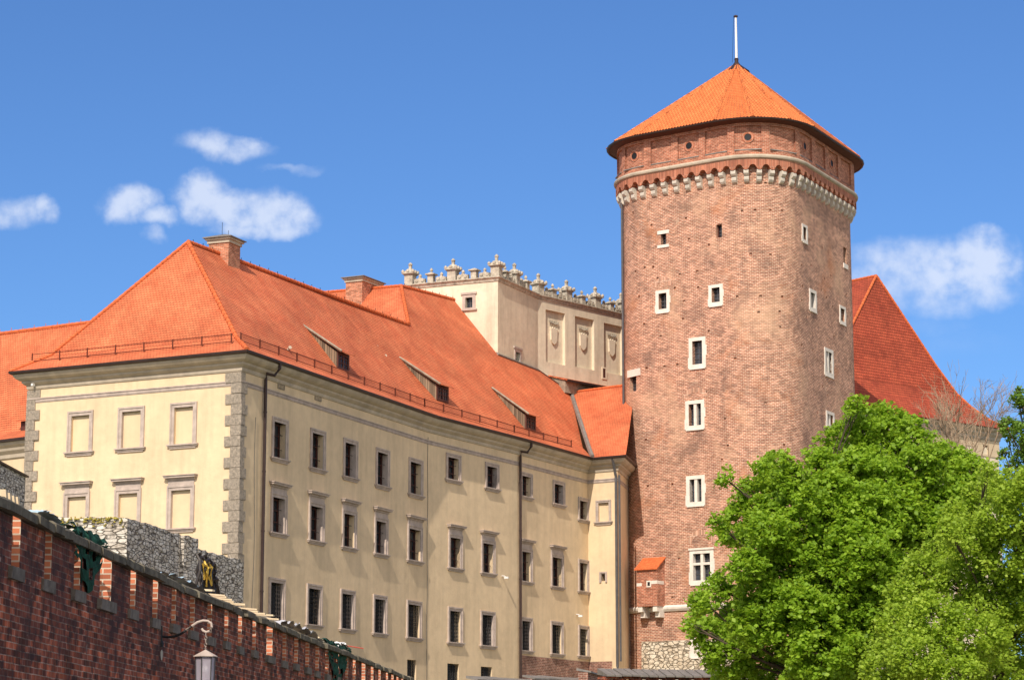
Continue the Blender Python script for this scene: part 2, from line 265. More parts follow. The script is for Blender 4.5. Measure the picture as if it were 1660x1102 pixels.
# ------------------------------------------------------------------ mesh helpers
class MB:
    def __init__(s): s.v = []; s.f = []; s.uv = []
    def face(s, pts, uv=None):
        b = len(s.v); s.v += [tuple(map(float, p)) for p in pts]; s.f.append(tuple(range(b, b + len(pts))))
        if uv is None:
            P = [np.array(p, float) for p in pts]; n = np.zeros(3)
            for i in range(len(P)): n += np.cross(P[i] - P[0], P[(i + 1) % len(P)] - P[0])
            L = np.linalg.norm(n); n = n / L if L > 1e-12 else np.array([0, 0, 1.])
            h = np.array([-n[1], n[0], 0.]); l = np.linalg.norm(h)
            h = h / l if l > 1e-3 else np.array([1., 0, 0]); q = np.cross(n, h)
            if q[2] < 0: q = -q
            uv = [(p @ h, p @ q) for p in P]
        s.uv += [tuple(map(float, a)) for a in uv]
    def hexa(s, b, t):   # bottom 4 and top 4 points, same order
        s.face([b[3], b[2], b[1], b[0]]); s.face(t)
        for i in range(4): j = (i + 1) % 4; s.face([b[i], b[j], t[j], t[i]])
    def box(s, x0, x1, y0, y1, z0, z1):
        s.hexa([(x0, y0, z0), (x1, y0, z0), (x1, y1, z0), (x0, y1, z0)], [(x0, y0, z1), (x1, y0, z1), (x1, y1, z1), (x0, y1, z1)])
    def bbox(s, B, u0, u1, n0, n1, z0, z1):   # box in a wall basis: along, outward, up
        q = lambda u, n, z: B.p(u, n, z)
        s.hexa([q(u0, n1, z0), q(u1, n1, z0), q(u1, n0, z0), q(u0, n0, z0)], [q(u0, n1, z1), q(u1, n1, z1), q(u1, n0, z1), q(u0, n0, z1)])
    def tube(s, pts, r, n=6, cap=True):
        P = [np.array(p, float) for p in pts]; rr = r if hasattr(r, '__len__') else [r] * len(P); rings = []
        for i, p in enumerate(P):
            d = P[min(i + 1, len(P) - 1)] - P[max(i - 1, 0)]; d /= max(np.linalg.norm(d), 1e-9)
            a = np.cross(d, (0, 0, 1.)) if abs(d[2]) < .9 else np.cross(d, (1., 0, 0)); a /= np.linalg.norm(a); b = np.cross(d, a)
            rings.append([p + rr[i] * (math.cos(t) * a + math.sin(t) * b) for t in np.linspace(0, 2 * math.pi, n, endpoint=False)])
        for A, B_ in zip(rings, rings[1:]):
            for i in range(n): j = (i + 1) % n; s.face([A[i], A[j], B_[j], B_[i]])
        if cap: s.face(rings[0][::-1]); s.face(rings[-1])
    def lathe(s, c, prof, n=12):
        c = np.array(c, float); rings = [[c + np.array([r * math.cos(t), r * math.sin(t), z]) for t in np.linspace(0, 2 * math.pi, n, endpoint=False)] for r, z in prof]
        for A, B_ in zip(rings, rings[1:]):
            for i in range(n): j = (i + 1) % n; s.face([A[i], A[j], B_[j], B_[i]])
        s.face(rings[0][::-1]); s.face(rings[-1])
    def build(s, name, m, parent=None, smooth=False):
        me = bpy.data.meshes.new(name); me.from_pydata(s.v, [], s.f)
        ul = me.uv_layers.new(name='UVMap'); ul.data.foreach_set('uv', np.array(s.uv, dtype=np.float32).ravel())
        me.materials.append(M[m] if isinstance(m, str) else m)
        if smooth: me.polygons.foreach_set('use_smooth', [True] * len(me.polygons))
        me.update(); o = bpy.data.objects.new(name, me); COL.objects.link(o)
        if parent is not None:
            o.parent = parent
            pw = parent.get('_w'); base = Vector(pw) if pw else Vector((0, 0, 0))
            me.transform(Matrix.Translation(-base)); o['_w'] = tuple(base)
        return o
def root(name, loc, label, cat, group=None):
    o = bpy.data.objects.new(name, None); COL.objects.link(o); o.location = loc; o['_w'] = tuple(map(float, loc))
    o.empty_display_size = .5; o['label'] = label; o['category'] = cat
    if group: o['group'] = group
    return o
def tag(o, label, cat, group=None):
    o['label'] = label; o['category'] = cat
    if group: o['group'] = group
    # put the origin of a single-mesh thing at its base
    if o.type == 'MESH' and o.parent is None:
        co = np.empty(len(o.data.vertices) * 3); o.data.vertices.foreach_get('co', co); co = co.reshape(-1, 3)
        b = Vector(((co[:, 0].min() + co[:, 0].max()) / 2, (co[:, 1].min() + co[:, 1].max()) / 2, co[:, 2].min()))
        o.data.transform(Matrix.Translation(-b)); o.location = b
    return o
def v2(p): return np.array(p[:2], float)
class Basis:
    def __init__(s, o, u): s.o = v2(o); s.u = v2(u) / np.linalg.norm(v2(u)); s.n = np.array([s.u[1], -s.u[0]])
    def p(s, u, n, z): q = s.o + s.u * u + s.n * n; return np.array([q[0], q[1], z])
class Path:
    # plan polyline; outward is to the right of travel
    def __init__(s, pts, closed=False):
        s.P = np.array([v2(p) for p in pts]); s.closed = closed
        Q = np.vstack([s.P, s.P[:1]]) if closed else s.P; s.Q = Q
        d = np.diff(Q, axis=0); s.L = np.linalg.norm(d, axis=1); s.D = d / s.L[:, None]; s.S = np.concatenate([[0], np.cumsum(s.L)])
    def seg(s, t): return int(np.clip(np.searchsorted(s.S, t, side='right') - 1, 0, len(s.L) - 1))
    def pos(s, t, off=0.): i = s.seg(t); n = np.array([s.D[i][1], -s.D[i][0]]); return s.Q[i] + s.D[i] * (t - s.S[i]) + n * off
    def hit(s, x, y):
        r = ray(x, y); best = None
        for i in range(len(s.L)):
            n = np.array([s.D[i][1], -s.D[i][0]]); dn = r[:2] @ n
            if dn >= -1e-9: continue
            k = (s.Q[i] @ n) / dn; q = r[:2] * k; u = (q - s.Q[i]) @ s.D[i]
            if -1e-6 <= u <= s.L[i] + 1e-6 and k > 0 and (best is None or k < best[0]): best = (k, s.S[i] + u, r[2] * k)
        if best is None: raise ValueError('no hit %s %s' % (x, y))
        return best[1], best[2]
    def basis(s, t): i = s.seg(t); return Basis(s.pos(t), s.D[i])
    def offset(s, off):
        N = len(s.P); out = []
        for i in range(N):
            if not s.closed and i == 0: a = b = s.D[0]
            elif not s.closed and i == N - 1: a = b = s.D[-1]
            else: a = s.D[i - 1]; b = s.D[i % len(s.D)]
            na = np.array([a[1], -a[0]]); nb = np.array([b[1], -b[0]]); m = na + nb; m /= (1 + na @ nb); out.append(s.P[i] + m * off)
        return np.array(out)
def sweep(mb, path, prof, caps=True):
    # prof: list of (outward offset, z), swept along the path with mitred corners
    rows = [(path.offset(o), z) for o, z in prof]; N = len(path.P); rng_ = range(N if path.closed else N - 1)
    for k in range(len(rows) - 1):
        (A, za), (B, zb) = rows[k], rows[k + 1]
        dv = math.hypot(prof[k + 1][0] - prof[k][0], zb - za)
        for i in rng_:
            j = (i + 1) % N; s0, s1 = path.S[i], path.S[i + 1]
            v0 = za if abs(zb - za) > .5 * dv else prof[k][0]; v1 = zb if abs(zb - za) > .5 * dv else prof[k + 1][0]
            mb.face([(*A[i], za), (*A[j], za), (*B[j], zb), (*B[i], zb)], [(s0, v0), (s1, v0), (s1, v1), (s0, v1)])
    if caps and not path.closed:
        for i in (0, N - 1): mb.face([(*r[0][i], r[1]) for r in rows] if i else [(*r[0][i], r[1]) for r in rows][::-1])
def wall(mb, path, z0, z1, holes=(), zs=(), backs=False):
    for h in holes: assert h[1] > h[0] and h[3] > h[2], h
    # vertical skin following the path, with rectangular openings (s0,s1,z0,z1,depth)
    ss = set(np.round(path.S, 4)); zz = {round(z0, 4), round(z1, 4)} | {round(z, 4) for z in zs}
    for h in holes: ss |= {round(h[0], 4), round(h[1], 4)}; zz |= {round(h[2], 4), round(h[3], 4)}
    ss = sorted(ss); zz = sorted(zz); pt = {s_: path.pos(s_ if s_ < path.S[-1] - 1e-6 else path.S[-1] - 1e-6) for s_ in ss}
    for a, b in zip(ss, ss[1:]):
        if b - a < 1e-4: continue
        mid = (a + b) / 2; A, B = pt[a], pt[b]
        cov = [h for h in holes if h[0] - 1e-4 <= mid <= h[1] + 1e-4]
        run = None
        for c, d in zip(zz, zz[1:]):
            mz = (c + d) / 2; opened = any(h[2] < mz < h[3] for h in cov)
            if opened:
                if run: mb.face([(*A, run[0]), (*B, run[0]), (*B, run[1]), (*A, run[1])], [(a, run[0]), (b, run[0]), (b, run[1]), (a, run[1])]); run = None
            else: run = (run[0], d) if run else (c, d)
        if run: mb.face([(*A, run[0]), (*B, run[0]), (*B, run[1]), (*A, run[1])], [(a, run[0]), (b, run[0]), (b, run[1]), (a, run[1])])
    for h in holes:
        s0, s1, a, b, dep = h[:5]; m = path.basis((s0 + s1) / 2); seq = [s_ for s_ in ss if s0 - 1e-4 <= s_ <= s1 + 1e-4]
        inn = [pt[s_] - m.n * dep for s_ in seq]; out = [pt[s_] for s_ in seq]
        mb.face([(*out[0], a), (*inn[0], a), (*inn[0], b), (*out[0], b)][::-1], [(0, a), (dep, a), (dep, b), (0, b)][::-1]); mb.face([(*out[-1], a), (*inn[-1], a), (*inn[-1], b), (*out[-1], b)], [(0, a), (dep, a), (dep, b), (0, b)])
        for i in range(len(seq) - 1):
            mb.face([(*out[i], a), (*out[i + 1], a), (*inn[i + 1], a), (*inn[i], a)][::-1]); mb.face([(*out[i], b), (*out[i + 1], b), (*inn[i + 1], b), (*inn[i], b)])
            if backs: mb.face([(*inn[i], a), (*inn[i + 1], a), (*inn[i + 1], b), (*inn[i], b)], [(seq[i], a), (seq[i + 1], a), (seq[i + 1], b), (seq[i], b)])
def ridgetiles(mb, a, b, r=.13, step=.38):
    # a row of overlapping half-round ridge tiles
    a = np.array(a, float); b = np.array(b, float); L = np.linalg.norm(b - a); d = (b - a) / L; n = max(2, int(L / step))
    for i in range(n):
        p = a + d * (L * i / n); q = a + d * (L * (i + 1.15) / n if i < n - 1 else L); mb.tube([p, q], [r * 1.0, r * .8], 8)
# ------------------------------------------------------------------ street and castle hill
mb = MB()
xs = np.concatenate([np.linspace(-3000, -120, 6), np.linspace(-80, 120, 41), np.linspace(160, 3000, 6)])
ys = np.concatenate([np.linspace(-1500, -40, 5), np.linspace(-20, 300, 65), np.linspace(360, 3500, 6)])
def gz(x, y):
    t = min(max((y - 60) / 55, 0), 1); t = t * t * (3 - 2 * t); side = min(max((90 - abs(x)) / 60, 0), 1)
    return -1.75 + 4.4 * t * side * (1 if y < 260 else max(0, (330 - y) / 70)) + .12 * math.sin(x * .35) * math.cos(y * .27) * t
for i in range(len(xs) - 1):
    for j in range(len(ys) - 1):
        q = [(xs[i], ys[j]), (xs[i + 1], ys[j]), (xs[i + 1], ys[j + 1]), (xs[i], ys[j + 1])]; mb.face([(x, y, gz(x, y)) for x, y in q])
o = mb.build('castle_hill', 'ground', smooth=True); o['kind'] = 'structure'
mb = MB()
for k in range(14): y0, y1 = -20 + k * 5, -15 + k * 5; mb.face([(-4.5, y0, -1.7), (9, y0, -1.7), (9, y1, -1.7), (-4.5, y1, -1.7)])
o = mb.build('street', 'paving'); o['kind'] = 'structure'

# ================================================================== round-cornered brick tower
def rpoly(C, Rr, off=0., n=14):
    C = [np.array(c, float) for c in C]; N = len(C); out = []
    D = [(C[(i + 1) % N] - C[i]) / np.linalg.norm(C[(i + 1) % N] - C[i]) for i in range(N)]
    for i in range(N):
        a, b = D[i - 1], D[i]; na = np.array([a[1], -a[0]]); nb = np.array([b[1], -b[0]])
        k = np.linalg.solve(np.array([na, nb]), np.array([na @ C[i] + off, nb @ C[i] + off])); r = Rr[i] + off
        th = math.acos(np.clip(a @ b, -1, 1)); cen = k - a * r * math.tan(th / 2) - na * r; a0 = math.atan2(na[1], na[0])
        for j in range(n + 1): q = a0 + th * j / n; out.append(cen + r * np.array([math.cos(q), math.sin(q)]))
    return np.array(out)
K = np.array([17.81, 150.28]); dl = np.array([-.8085, .5884]); dr = np.array([.4705, .8824])
TL_, TR_ = 14.45, 17.7
TC = [K + dl * TL_ + dr * TR_, K + dl * TL_, K, K + dr * TR_]; TRR = [4, 3.9, 4.1, 4.5]
def tpath(off, n=14): return Path(rpoly(TC, TRR, off, n), True)
BODY = tpath(-.5); DRUM = tpath(-.12); TZ = 40.7
tcen = np.array([16.1, 161.8])
T = root('brick_tower', (tcen[0], tcen[1], .5), 'tall round cornered red brick tower with orange tent roof and white stone windows', 'tower')
ENDZ = atY(1251, 275, 151.5)[2]        # foot of the arches
thole = []; twin = []
# (frame x0, y0, x1, y1 in the plan of the wall as seen; opening inset; style)
TW = [(1066, 375, 1084.7, 403, .22, 'lintel'), (1161, 364.6, 1170.3, 385.8, .0, 'plain'), (1299.4, 362, 1308, 391, .2, 'frame'), (1367, 400, 1372.3, 426, .0, 'sill'),
      (1063, 472, 1085.6, 508, .24, 'frame'), (1148.8, 462.8, 1172, 497.2, .24, 'frame'), (1116.7, 548.5, 1144, 598.5, .27, 'frame'), (1311.3, 467, 1322.5, 502, .25, 'frame'),
      (1360.3, 494, 1370, 523, .2, 'frame'), (1335.8, 562, 1349.7, 607, .27, 'double'), (1021, 612, 1031.5, 636, .0, 'lintelonly'), (1111.2, 650.6, 1142, 697.3, .26, 'double'),
      (1338.6, 664.6, 1351.6, 692, .24, 'double'), (1112.6, 772, 1142.8, 820.6, .26, 'double'), (1118, 892, 1157, 947.7, .27, 'cross'), (1119, 1033.6, 1134.8, 1065.8, .28, 'frame')]
for (x0, y0, x1, y1, fw, st) in TW:
    s0, zt = BODY.hit(x0, y0); s1, _ = BODY.hit(x1, y0); _, zb = BODY.hit(x0, y1)
    if st in ('plain', 'sill', 'lintelonly'): op = (s0, s1, zb, zt)
    elif st == 'lintel': op = (s0 + .25, s1 - .25, zb + .2, zt - .25)
    else: op = (s0 + fw, s1 - fw, zb + fw, zt - fw * .9)
    thole.append((*op, .42)); twin.append((s0, s1, zb, zt, op, fw, st))
# small putlog holes left by old scaffolding
for (x, y) in [(1112, 354), (1026, 345), (1056, 365), (1203, 342), (1224, 341), (1249, 341), (1268, 342), (1241, 297), (1117, 388), (1149, 397), (1045, 434), (1217, 412), (1249, 413), (1030, 440), (1059, 433), (1130, 440),
               (1066, 451), (1102, 445), (1094, 467), (1132, 466), (1036, 481), (1109, 488), (1195, 481), (1233, 480), (1268, 481), (1230, 506), (1264, 505), (1107, 517), (1044, 526), (1071, 545), (1149, 537), (1265, 530), (1098, 591),
               (1077, 594), (1192, 581), (1048, 597), (1241, 653), (1144, 636), (1175, 679), (1047, 713), (1180, 722), (1271, 721), (1272, 736), (1090, 785), (1050, 788), (1090, 968), (1101, 905), (1313, 389), (1333, 401), (1300, 430), (1315, 430),
               (1301, 464), (1300, 487), (1308, 513), (1337, 452), (1332, 470), (1340, 482), (1352, 545), (1350, 497), (1372, 478), (1342, 640), (1334, 626), (1325, 668), (1318, 567), (1347, 447), (1300, 560), (1078, 1040), (1170, 745)]:
    try: s_, z_ = BODY.hit(x, y)
    except ValueError: continue
    if any(h[0] - .3 < s_ < h[1] + .3 and h[2] - .4 < z_ < h[3] + .4 for h in thole): continue
    thole.append((s_ - .09, s_ + .09, z_ - .085, z_ + .085, .1, 1))
mb = MB(); wall(mb, BODY, -2, TZ - .5, [h[:5] for h in thole], zs=())
for h in thole:
    if len(h) == 6:
        m_ = BODY.basis((h[0] + h[1]) / 2); mb.face([m_.p(-.1, -.095, h[2] - .01), m_.p(.1, -.095, h[2] - .01), m_.p(.1, -.095, h[3] + .01), m_.p(-.1, -.095, h[3] + .01)])
body = mb.build('tower_wall', 'towerbrick', T)
def ring(mb, B, u0, u1, z0, z1, a0, a1, b0, b1, n0, n1):
    # frame between outer (u0..z1) and inner (a0..b1) rectangles
    mb.bbox(B, u0, a0, n0, n1, z0, z1); mb.bbox(B, a1, u1, n0, n1, z0, z1); mb.bbox(B, a0, a1, n0, n1, z0, b0); mb.bbox(B, a0, a1, n0, n1, b1, z1)
def arcs(mb, B, u0, u1, z, h, n0, n1, k=9):
    c = (u0 + u1) / 2; w_ = (u1 - u0) / 2; pr = None
    for i in range(k + 1):
        t = math.pi * i / k; a = (c - w_ * math.cos(t), z + h * math.sin(t)); b = (c - (w_ + .35) * math.cos(t), z + (h + .35) * math.sin(t))
        if pr: mb.hexa([B.p(pr[0][0], n1, pr[0][1]), B.p(pr[1][0], n1, pr[1][1]), B.p(b[0], n1, b[1]), B.p(a[0], n1, a[1])], [B.p(pr[0][0], n0, pr[0][1]), B.p(pr[1][0], n0, pr[1][1]), B.p(b[0], n0, b[1]), B.p(a[0], n0, a[1])])
        pr = (a, b)
wb = {}
for (s0, s1, zb, zt, op, fw, st) in twin:
    sm = (s0 + s1) / 2; B = BODY.basis(sm); W = (s1 - s0) / 2; ou = (op[1] - op[0]) / 2; oc = (op[0] + op[1]) / 2 - sm
    if st in ('frame', 'double', 'cross'):
        mb = MB(); ring(mb, B, -W, W, zb, zt, oc - ou, oc + ou, op[2], op[3], -.3, .05)
        e = .07     # uneven long-and-short blocks
        mb.bbox(B, -W - e, -W + .003, -.1, .046, zb + .02, zb + (zt - zb) * .36); mb.bbox(B, W - .003, W + e, -.1, .046, zb + (zt - zb) * .4, zb + (zt - zb) * .72)
        fr = mb.build('window', 'whitestone', T)
        mb = MB(); mb.bbox(B, -W + .06, W - .06, -.2, .09, zb - .07, zb + .003); mb.build('sill', 'whitestone', fr)
        if st == 'double': mb = MB(); mb.bbox(B, oc - .11, oc + .11, -.26, .0, op[2], op[3]); mb.build('mullion', 'whitestone', fr)
        if st == 'cross':
            mb = MB(); mb.bbox(B, oc - .1, oc + .1, -.26, .0, op[2], op[3]); zc = op[2] + (op[3] - op[2]) * .62; mb.bbox(B, oc - ou, oc - .1, -.26, -.01, zc - .08, zc + .08); mb.bbox(B, oc + .1, oc + ou, -.26, -.01, zc - .08, zc + .08)
            mb.build('mullion', 'whitestone', fr)
            mb = MB(); mb.bbox(B, -W - .04, W + .04, -.1, .12, zt, zt + .12); mb.build('lintel', 'whitestone', fr)
    elif st == 'lintel':
        mb = MB(); mb.bbox(B, -W, W, -.3, .04, zt - .25, zt); fr = mb.build('window', 'whitestone', T); mb = MB(); mb.bbox(B, -W, W, -.3, .06, zb, zb + .2); mb.build('sill', 'whitestone', fr)
    elif st == 'lintelonly':
        mb = MB(); mb.bbox(B, -W - .2, W + .4, -.3, .04, zt, zt + .5); fr = mb.build('window', 'whitestone', T)
    elif st == 'sill':
        mb = MB(); mb.bbox(B, -W - .1, W + .12, -.3, .05, zb - .35, zb); fr = mb.build('window', 'whitestone', T)
    else:
        mb = MB(); ring(mb, B, -W, W, zb, zt, -W + .06, W - .06, zb + .06, zt - .06, -.34, -.2); fr = mb.build('window', 'darkwood', T)
    mb = MB(); mb.face([B.p(oc - ou - .02, -.33, op[2] - .02), B.p(oc + ou + .02, -.33, op[2] - .02), B.p(oc + ou + .02, -.33, op[3] + .02), B.p(oc - ou - .02, -.33, op[3] + .02)]); mb.build('pane', 'glass', fr)
    if op[3] - op[2] > .7:
        mb = MB(); nv = 2 if ou < .5 else 4
        for k in range(1, nv): u = oc - ou + 2 * ou * k / nv; mb.bbox(B, u - .02, u + .02, -.32, -.28, op[2], op[3])
        for k in range(1, 4): z = op[2] + (op[3] - op[2]) * k / 4; mb.bbox(B, oc - ou, oc + ou, -.315, -.285, z - .018, z + .018)
        mb.build('glazing_bars', 'pipe', fr)
# brick relieving arches laid in the wall over some windows
for i in (4, 11, 14):
    mb = MB(); s0, s1, zb, zt, op, fw, st = twin[i]; B = BODY.basis((s0 + s1) / 2); W = (s1 - s0) / 2
    arcs(mb, B, -W * .82, W * .82, zt + (.25 if st != 'cross' else .45), .3 if st != 'cross' else .55, -.01, .008, 12)
    mb.build('relieving_arch', 'palearch', T)
# moulding, arches and corbels carrying the parapet
ARCH = tpath(0.0)
mb = MB(); sweep(mb, ARCH, [(-.1, TZ - .16), (.0, TZ - .16), (.09, TZ - .1), (.12, TZ), (.09, TZ + .09), (.0, TZ + .14), (-.14, TZ + .17)]); mb.build('stone_moulding', 'cornice', T, True)
nC = 62; pitch = ARCH.S[-1] / nC; mb = MB(); za = TZ - .78; zc = za - .1
for k in range(nC):
    c0 = k * pitch
    us = np.linspace(0, pitch, 11); cw = .17; prev = None
    for u in us:
        s_ = (c0 + u) % ARCH.S[-1]; t = (u - cw) / (pitch - 2 * cw)
        z = za - .12 + (math.sqrt(max(0, 1 - (2 * t - 1) ** 2)) * .36 if 0 <= t <= 1 else 0)
        o_ = ARCH.pos(s_, -.02); n_ = ARCH.basis(s_).n; i_ = o_ - n_ * .5
        if prev is not None:
            po, pi, pz, ps = prev; se = ps + pitch / 10
            mb.face([(*po, pz), (*o_, z), (*o_, TZ - .12), (*po, TZ - .12)], [(ps, pz), (se, z), (se, TZ - .12), (ps, TZ - .12)])
            mb.face([(*pi, pz), (*i_, z), (*o_, z), (*po, pz)], [(ps, 0), (se, 0), (se, .5), (ps, .5)])
        prev = (o_, i_, z, c0 + u)
mb.build('arch_band', 'archbrick', T)
prof = [(0, .0), (.44, .0), (.50, -.10), (.49, -.25), (.40, -.36), (.29, -.40), (.31, -.52), (.29, -.66), (.20, -.78), (.08, -.84), (0, -.84)]
for k in range(nC):
    B = ARCH.basis((k * pitch) % ARCH.S[-1]); mb = MB(); w_ = .165
    L = [B.p(-w_, -.55 + a, za - .1 + b) for a, b in prof]; Rt = [B.p(w_, -.55 + a, za - .1 + b) for a, b in prof]
    mb.face(L[::-1]); mb.face(Rt)
    for i in range(len(prof)): j = (i + 1) % len(prof); mb.face([L[i], L[j], Rt[j], Rt[i]])
    mb.build('corbel', 'corbel', T)
# parapet storey with blind panels and round openings
ztop = atY(1225, 188, 151.2)[2]
px_l = [(1004, 1022, 0), (1013, 1043.4, 1), (1054.7, 1087.6, 0), (1098.3, 1132.6, 1), (1142.8, 1178.8, 0), (1190.3, 1234.5, 1), (1247.7, 1289.4, 0), (1296.4, 1316, 1), (1321.7, 1337.2, 0), (1342.3, 1357.7, 1), (1362.5, 1378, 0)]
s5, z1p = DRUM.hit(1190.3, 205.5); _, z0p = DRUM.hit(1190.3, 243.5); ph = []
for (a, b, oc) in px_l[1:]:
    yy = 230
    sa, _ = DRUM.hit(a, yy); sb, _ = DRUM.hit(b, yy); ph.append((sa, sb, z0p, z1p, .14, oc))
sa = ph[0][0]; ph.insert(0, (sa - 2.2 + DRUM.S[-1] * (sa < 2.2), sa - .5 + DRUM.S[-1] * (sa < 2.2), z0p, z1p, .14, 0))
mb = MB(); wall(mb, DRUM, TZ + .1, ztop, [h[:5] for h in ph if h[1] < DRUM.S[-1]], backs=True)
mb.build('parapet_wall', 'drumbrick', T)
mb = MB()
for h in ph:
    B = DRUM.basis((h[0] + h[1]) / 2); w_ = (h[1] - h[0]) / 2; mb.bbox(B, -w_, w_, -.12, .03 if w_ < .95 else -.0, h[2] - .06, h[2] + .005)
mb.build('panel_ledges', 'leadgrey', T)
for h in ph:
    if not h[5]: continue
    B = DRUM.basis((h[0] + h[1]) / 2); zc = (h[2] + h[3]) / 2 + .05; mb = MB(); N = 20
    def P_(r, n, i): t = 2 * math.pi * i / N; return B.p(r * math.cos(t), n, zc + r * math.sin(t))
    for i in range(N):
        mb.face([P_(.24, -.1, i), P_(.40, -.1, i), P_(.40, -.1, i + 1), P_(.24, -.1, i + 1)][::-1], [(0, i * .11), (.1, i * .11), (.1, i * .11 + .11), (0, i * .11 + .11)][::-1]); mb.face([P_(.40, -.1, i), P_(.40, -.15, i), P_(.40, -.15, i + 1), P_(.40, -.1, i + 1)][::-1])
    rg = mb.build('round_opening', 'archbrick', T)
    mb = MB(); mb.face([P_(.25, -.132, i) for i in range(N)]); mb.build('dark_disc', 'iron', rg)  # flat black disc standing in for the shade inside the opening
# eaves, gutter and corrugated barrel-tile roof
EV = tpath(.45); mb = MB(); sweep(mb, DRUM, [(-.1, ztop - .12), (.1, ztop - .1), (.5, ztop - .02), (.56, ztop + .03), (-.1, ztop + .06)]); mb.build('eaves_board', 'darkwood', T)
mb = MB(); sweep(mb, tpath(.45, 8), [(-.02, ztop + .0), (.05, ztop - .04), (.14, ztop - .02), (.17, ztop + .07), (.15, ztop + .085), (.02, ztop + .07)]); mb.build('gutter', 'gutter', T)
apex = atY(1194, 104, 161.8); rp = rpoly(TC, TRR, .58, 3); NR = len(rp); mb = MB(); ze = ztop + .06
hips = MB()
for i in range(NR):
    a = np.array([*rp[i], ze]); b = np.array([*rp[(i + 1) % NR], ze]); L = np.linalg.norm(b - a)
    if L < .02: continue
    u = (b - a) / L; n = np.cross(u, apex - a); n /= np.linalg.norm(n); n = n if n[2] > 0 else -n
    v = np.cross(n, u); v = v if v[2] > 0 else -v; ua = (apex - a) @ u; va = (apex - a) @ v
    nr = max(1, round(L / .235)); cols = nr * 8; ku = nr / L
    def top(x): # height up the slope where this column meets a hip
        return va * (x / ua if x < ua else (L - x) / (L - ua)) if 0 < ua < L else (va * max(0, min(1, x / ua)) if ua >= L else va * (L - x) / (L - ua))
    if ua >= L or ua <= 0:   # narrow corner facet: taper its rows to the apex
        for c in range(cols):
            x0, x1 = L * c / cols, L * (c + 1) / cols; h0, h1 = [.075 * abs(math.sin(math.pi * nr * x / L)) for x in (x0, x1)]
            mb.face([a + u * x0 + n * h0, a + u * x1 + n * h1, apex], [(x0 * ku + .5, 0), (x1 * ku + .5, 0), (x0 * ku + .5, va)])
    else:
        for c in range(cols):
            x0, x1 = L * c / cols, L * (c + 1) / cols; h0, h1 = [.075 * abs(math.sin(math.pi * nr * x / L)) for x in (x0, x1)]; t0, t1 = top(x0), top(x1)
            q = [a + u * x0 + n * h0, a + u * x1 + n * h1, a + u * x1 + n * h1 * (t1 > .01) + v * t1, a + u * x0 + n * h0 * (t0 > .01) + v * t0]
            mb.face(q, [(x0 * ku + .5, 0), (x1 * ku + .5, 0), (x1 * ku + .5, t1), (x0 * ku + .5, t0)])
    if L > 1: ridgetiles(hips, a + n * .03, apex, .09, .4); ridgetiles(hips, b + n * .03, apex, .09, .4)
mb.build('tent_roof', 'towertile', T); hips.build('hip_tiles', 'towertile', T)
mb = MB(); mb.lathe(apex, [(.95, -.62), (.7, -.42), (.3, -.1), (.14, .12), (.14, .3)], 12); mb.build('lead_cap', 'gutter', T)
zp = atY(1194, 28, 161.8)[2]; mb = MB(); mb.tube([(*apex[:2], apex[2] + .2), (*apex[:2], zp)], [.1, .075], 10); fp = mb.build('flagpole', 'white', T, True)
mb = MB(); mb.lathe((*apex[:2], zp), [(.08, -.05), (.16, 0), (.16, .08), (.05, .14)], 10); mb.lathe((*apex[:2], apex[2] + .3), [(.12, 0), (.17, .04), (.12, .12)], 10); mb.build('pole_cap', 'gutter', fp)
mb = MB(); mb.tube([(apex[0] - .15, apex[1], zp), (apex[0] - .3, apex[1], apex[2] + .1)], .012, 4); mb.build('halyard', 'iron', fp)
# string course near the foot, white rubble patch, closet box on corbels
_, zs_ = BODY.hit(1110, 985); lo = BODY.hit(1015.5, 985)[0]
mb = MB(); sweep(mb, BODY, [(0, zs_ - .18), (.1, zs_ - .16), (.2, zs_ - .02), (.22, zs_ + .1), (.0, zs_ + .24)]); mb.build('string_course', 'whitestone', T)
sa, zt = BODY.hit(1040, 1040); sb, _ = BODY.hit(1118, 1040); mb = MB()
sub = Path([BODY.pos(s_, .02) for s_ in np.linspace(sa, sb + 4.6, 24)]); edge = [.0, .35, .1, .3, -.1]
Q = sub; wall(mb, Q, -2, zt); mb.build('rubble_patch', 'rubble', T)
sA, zr = BODY.hit(1036, 913); sB, _ = BODY.hit(1066, 913); _, zbx = BODY.hit(1050, 984)
B = BODY.basis((sA + sB) / 2 + .52); w_ = .80; dpt = .95; zr -= .45; mb = MB(); mb.bbox(B, -w_, w_, -.2, dpt, zbx, zr)
mb.face([B.p(-w_, -.2, zr + .75), B.p(-w_, -.2, zr), B.p(-w_, dpt, zr)]); mb.face([B.p(w_, -.2, zr), B.p(w_, -.2, zr + .75), B.p(w_, dpt, zr)]); bx = mb.build('closet_bay', 'archbrick' if 0 else 'drumbrick', T)
mb = MB(); mb.hexa([B.p(-w_ - .1, dpt + .15, zr - .12), B.p(w_ + .1, dpt + .15, zr - .12), B.p(w_ + .1, -.1, zr + .76), B.p(-w_ - .1, -.1, zr + .76)], [B.p(-w_ - .1, dpt + .15, zr - .04), B.p(w_ + .1, dpt + .15, zr - .04), B.p(w_ + .1, -.1, zr + .86), B.p(-w_ - .1, -.1, zr + .86)]); mb.build('lean_roof', 'ridge', bx)
mb = MB(); zz = zr - 1.05; ring(mb, B, -.02, .34, zz - .22, zz + .22, .06, .26, zz - .13, zz + .13, dpt - .02, dpt + .03); fr = mb.build('window', 'whitestone', bx)
mb = MB(); mb.bbox(B, .06, .26, dpt - .02, dpt + .005, zz - .13, zz + .13); mb.build('pane', 'glass', fr)
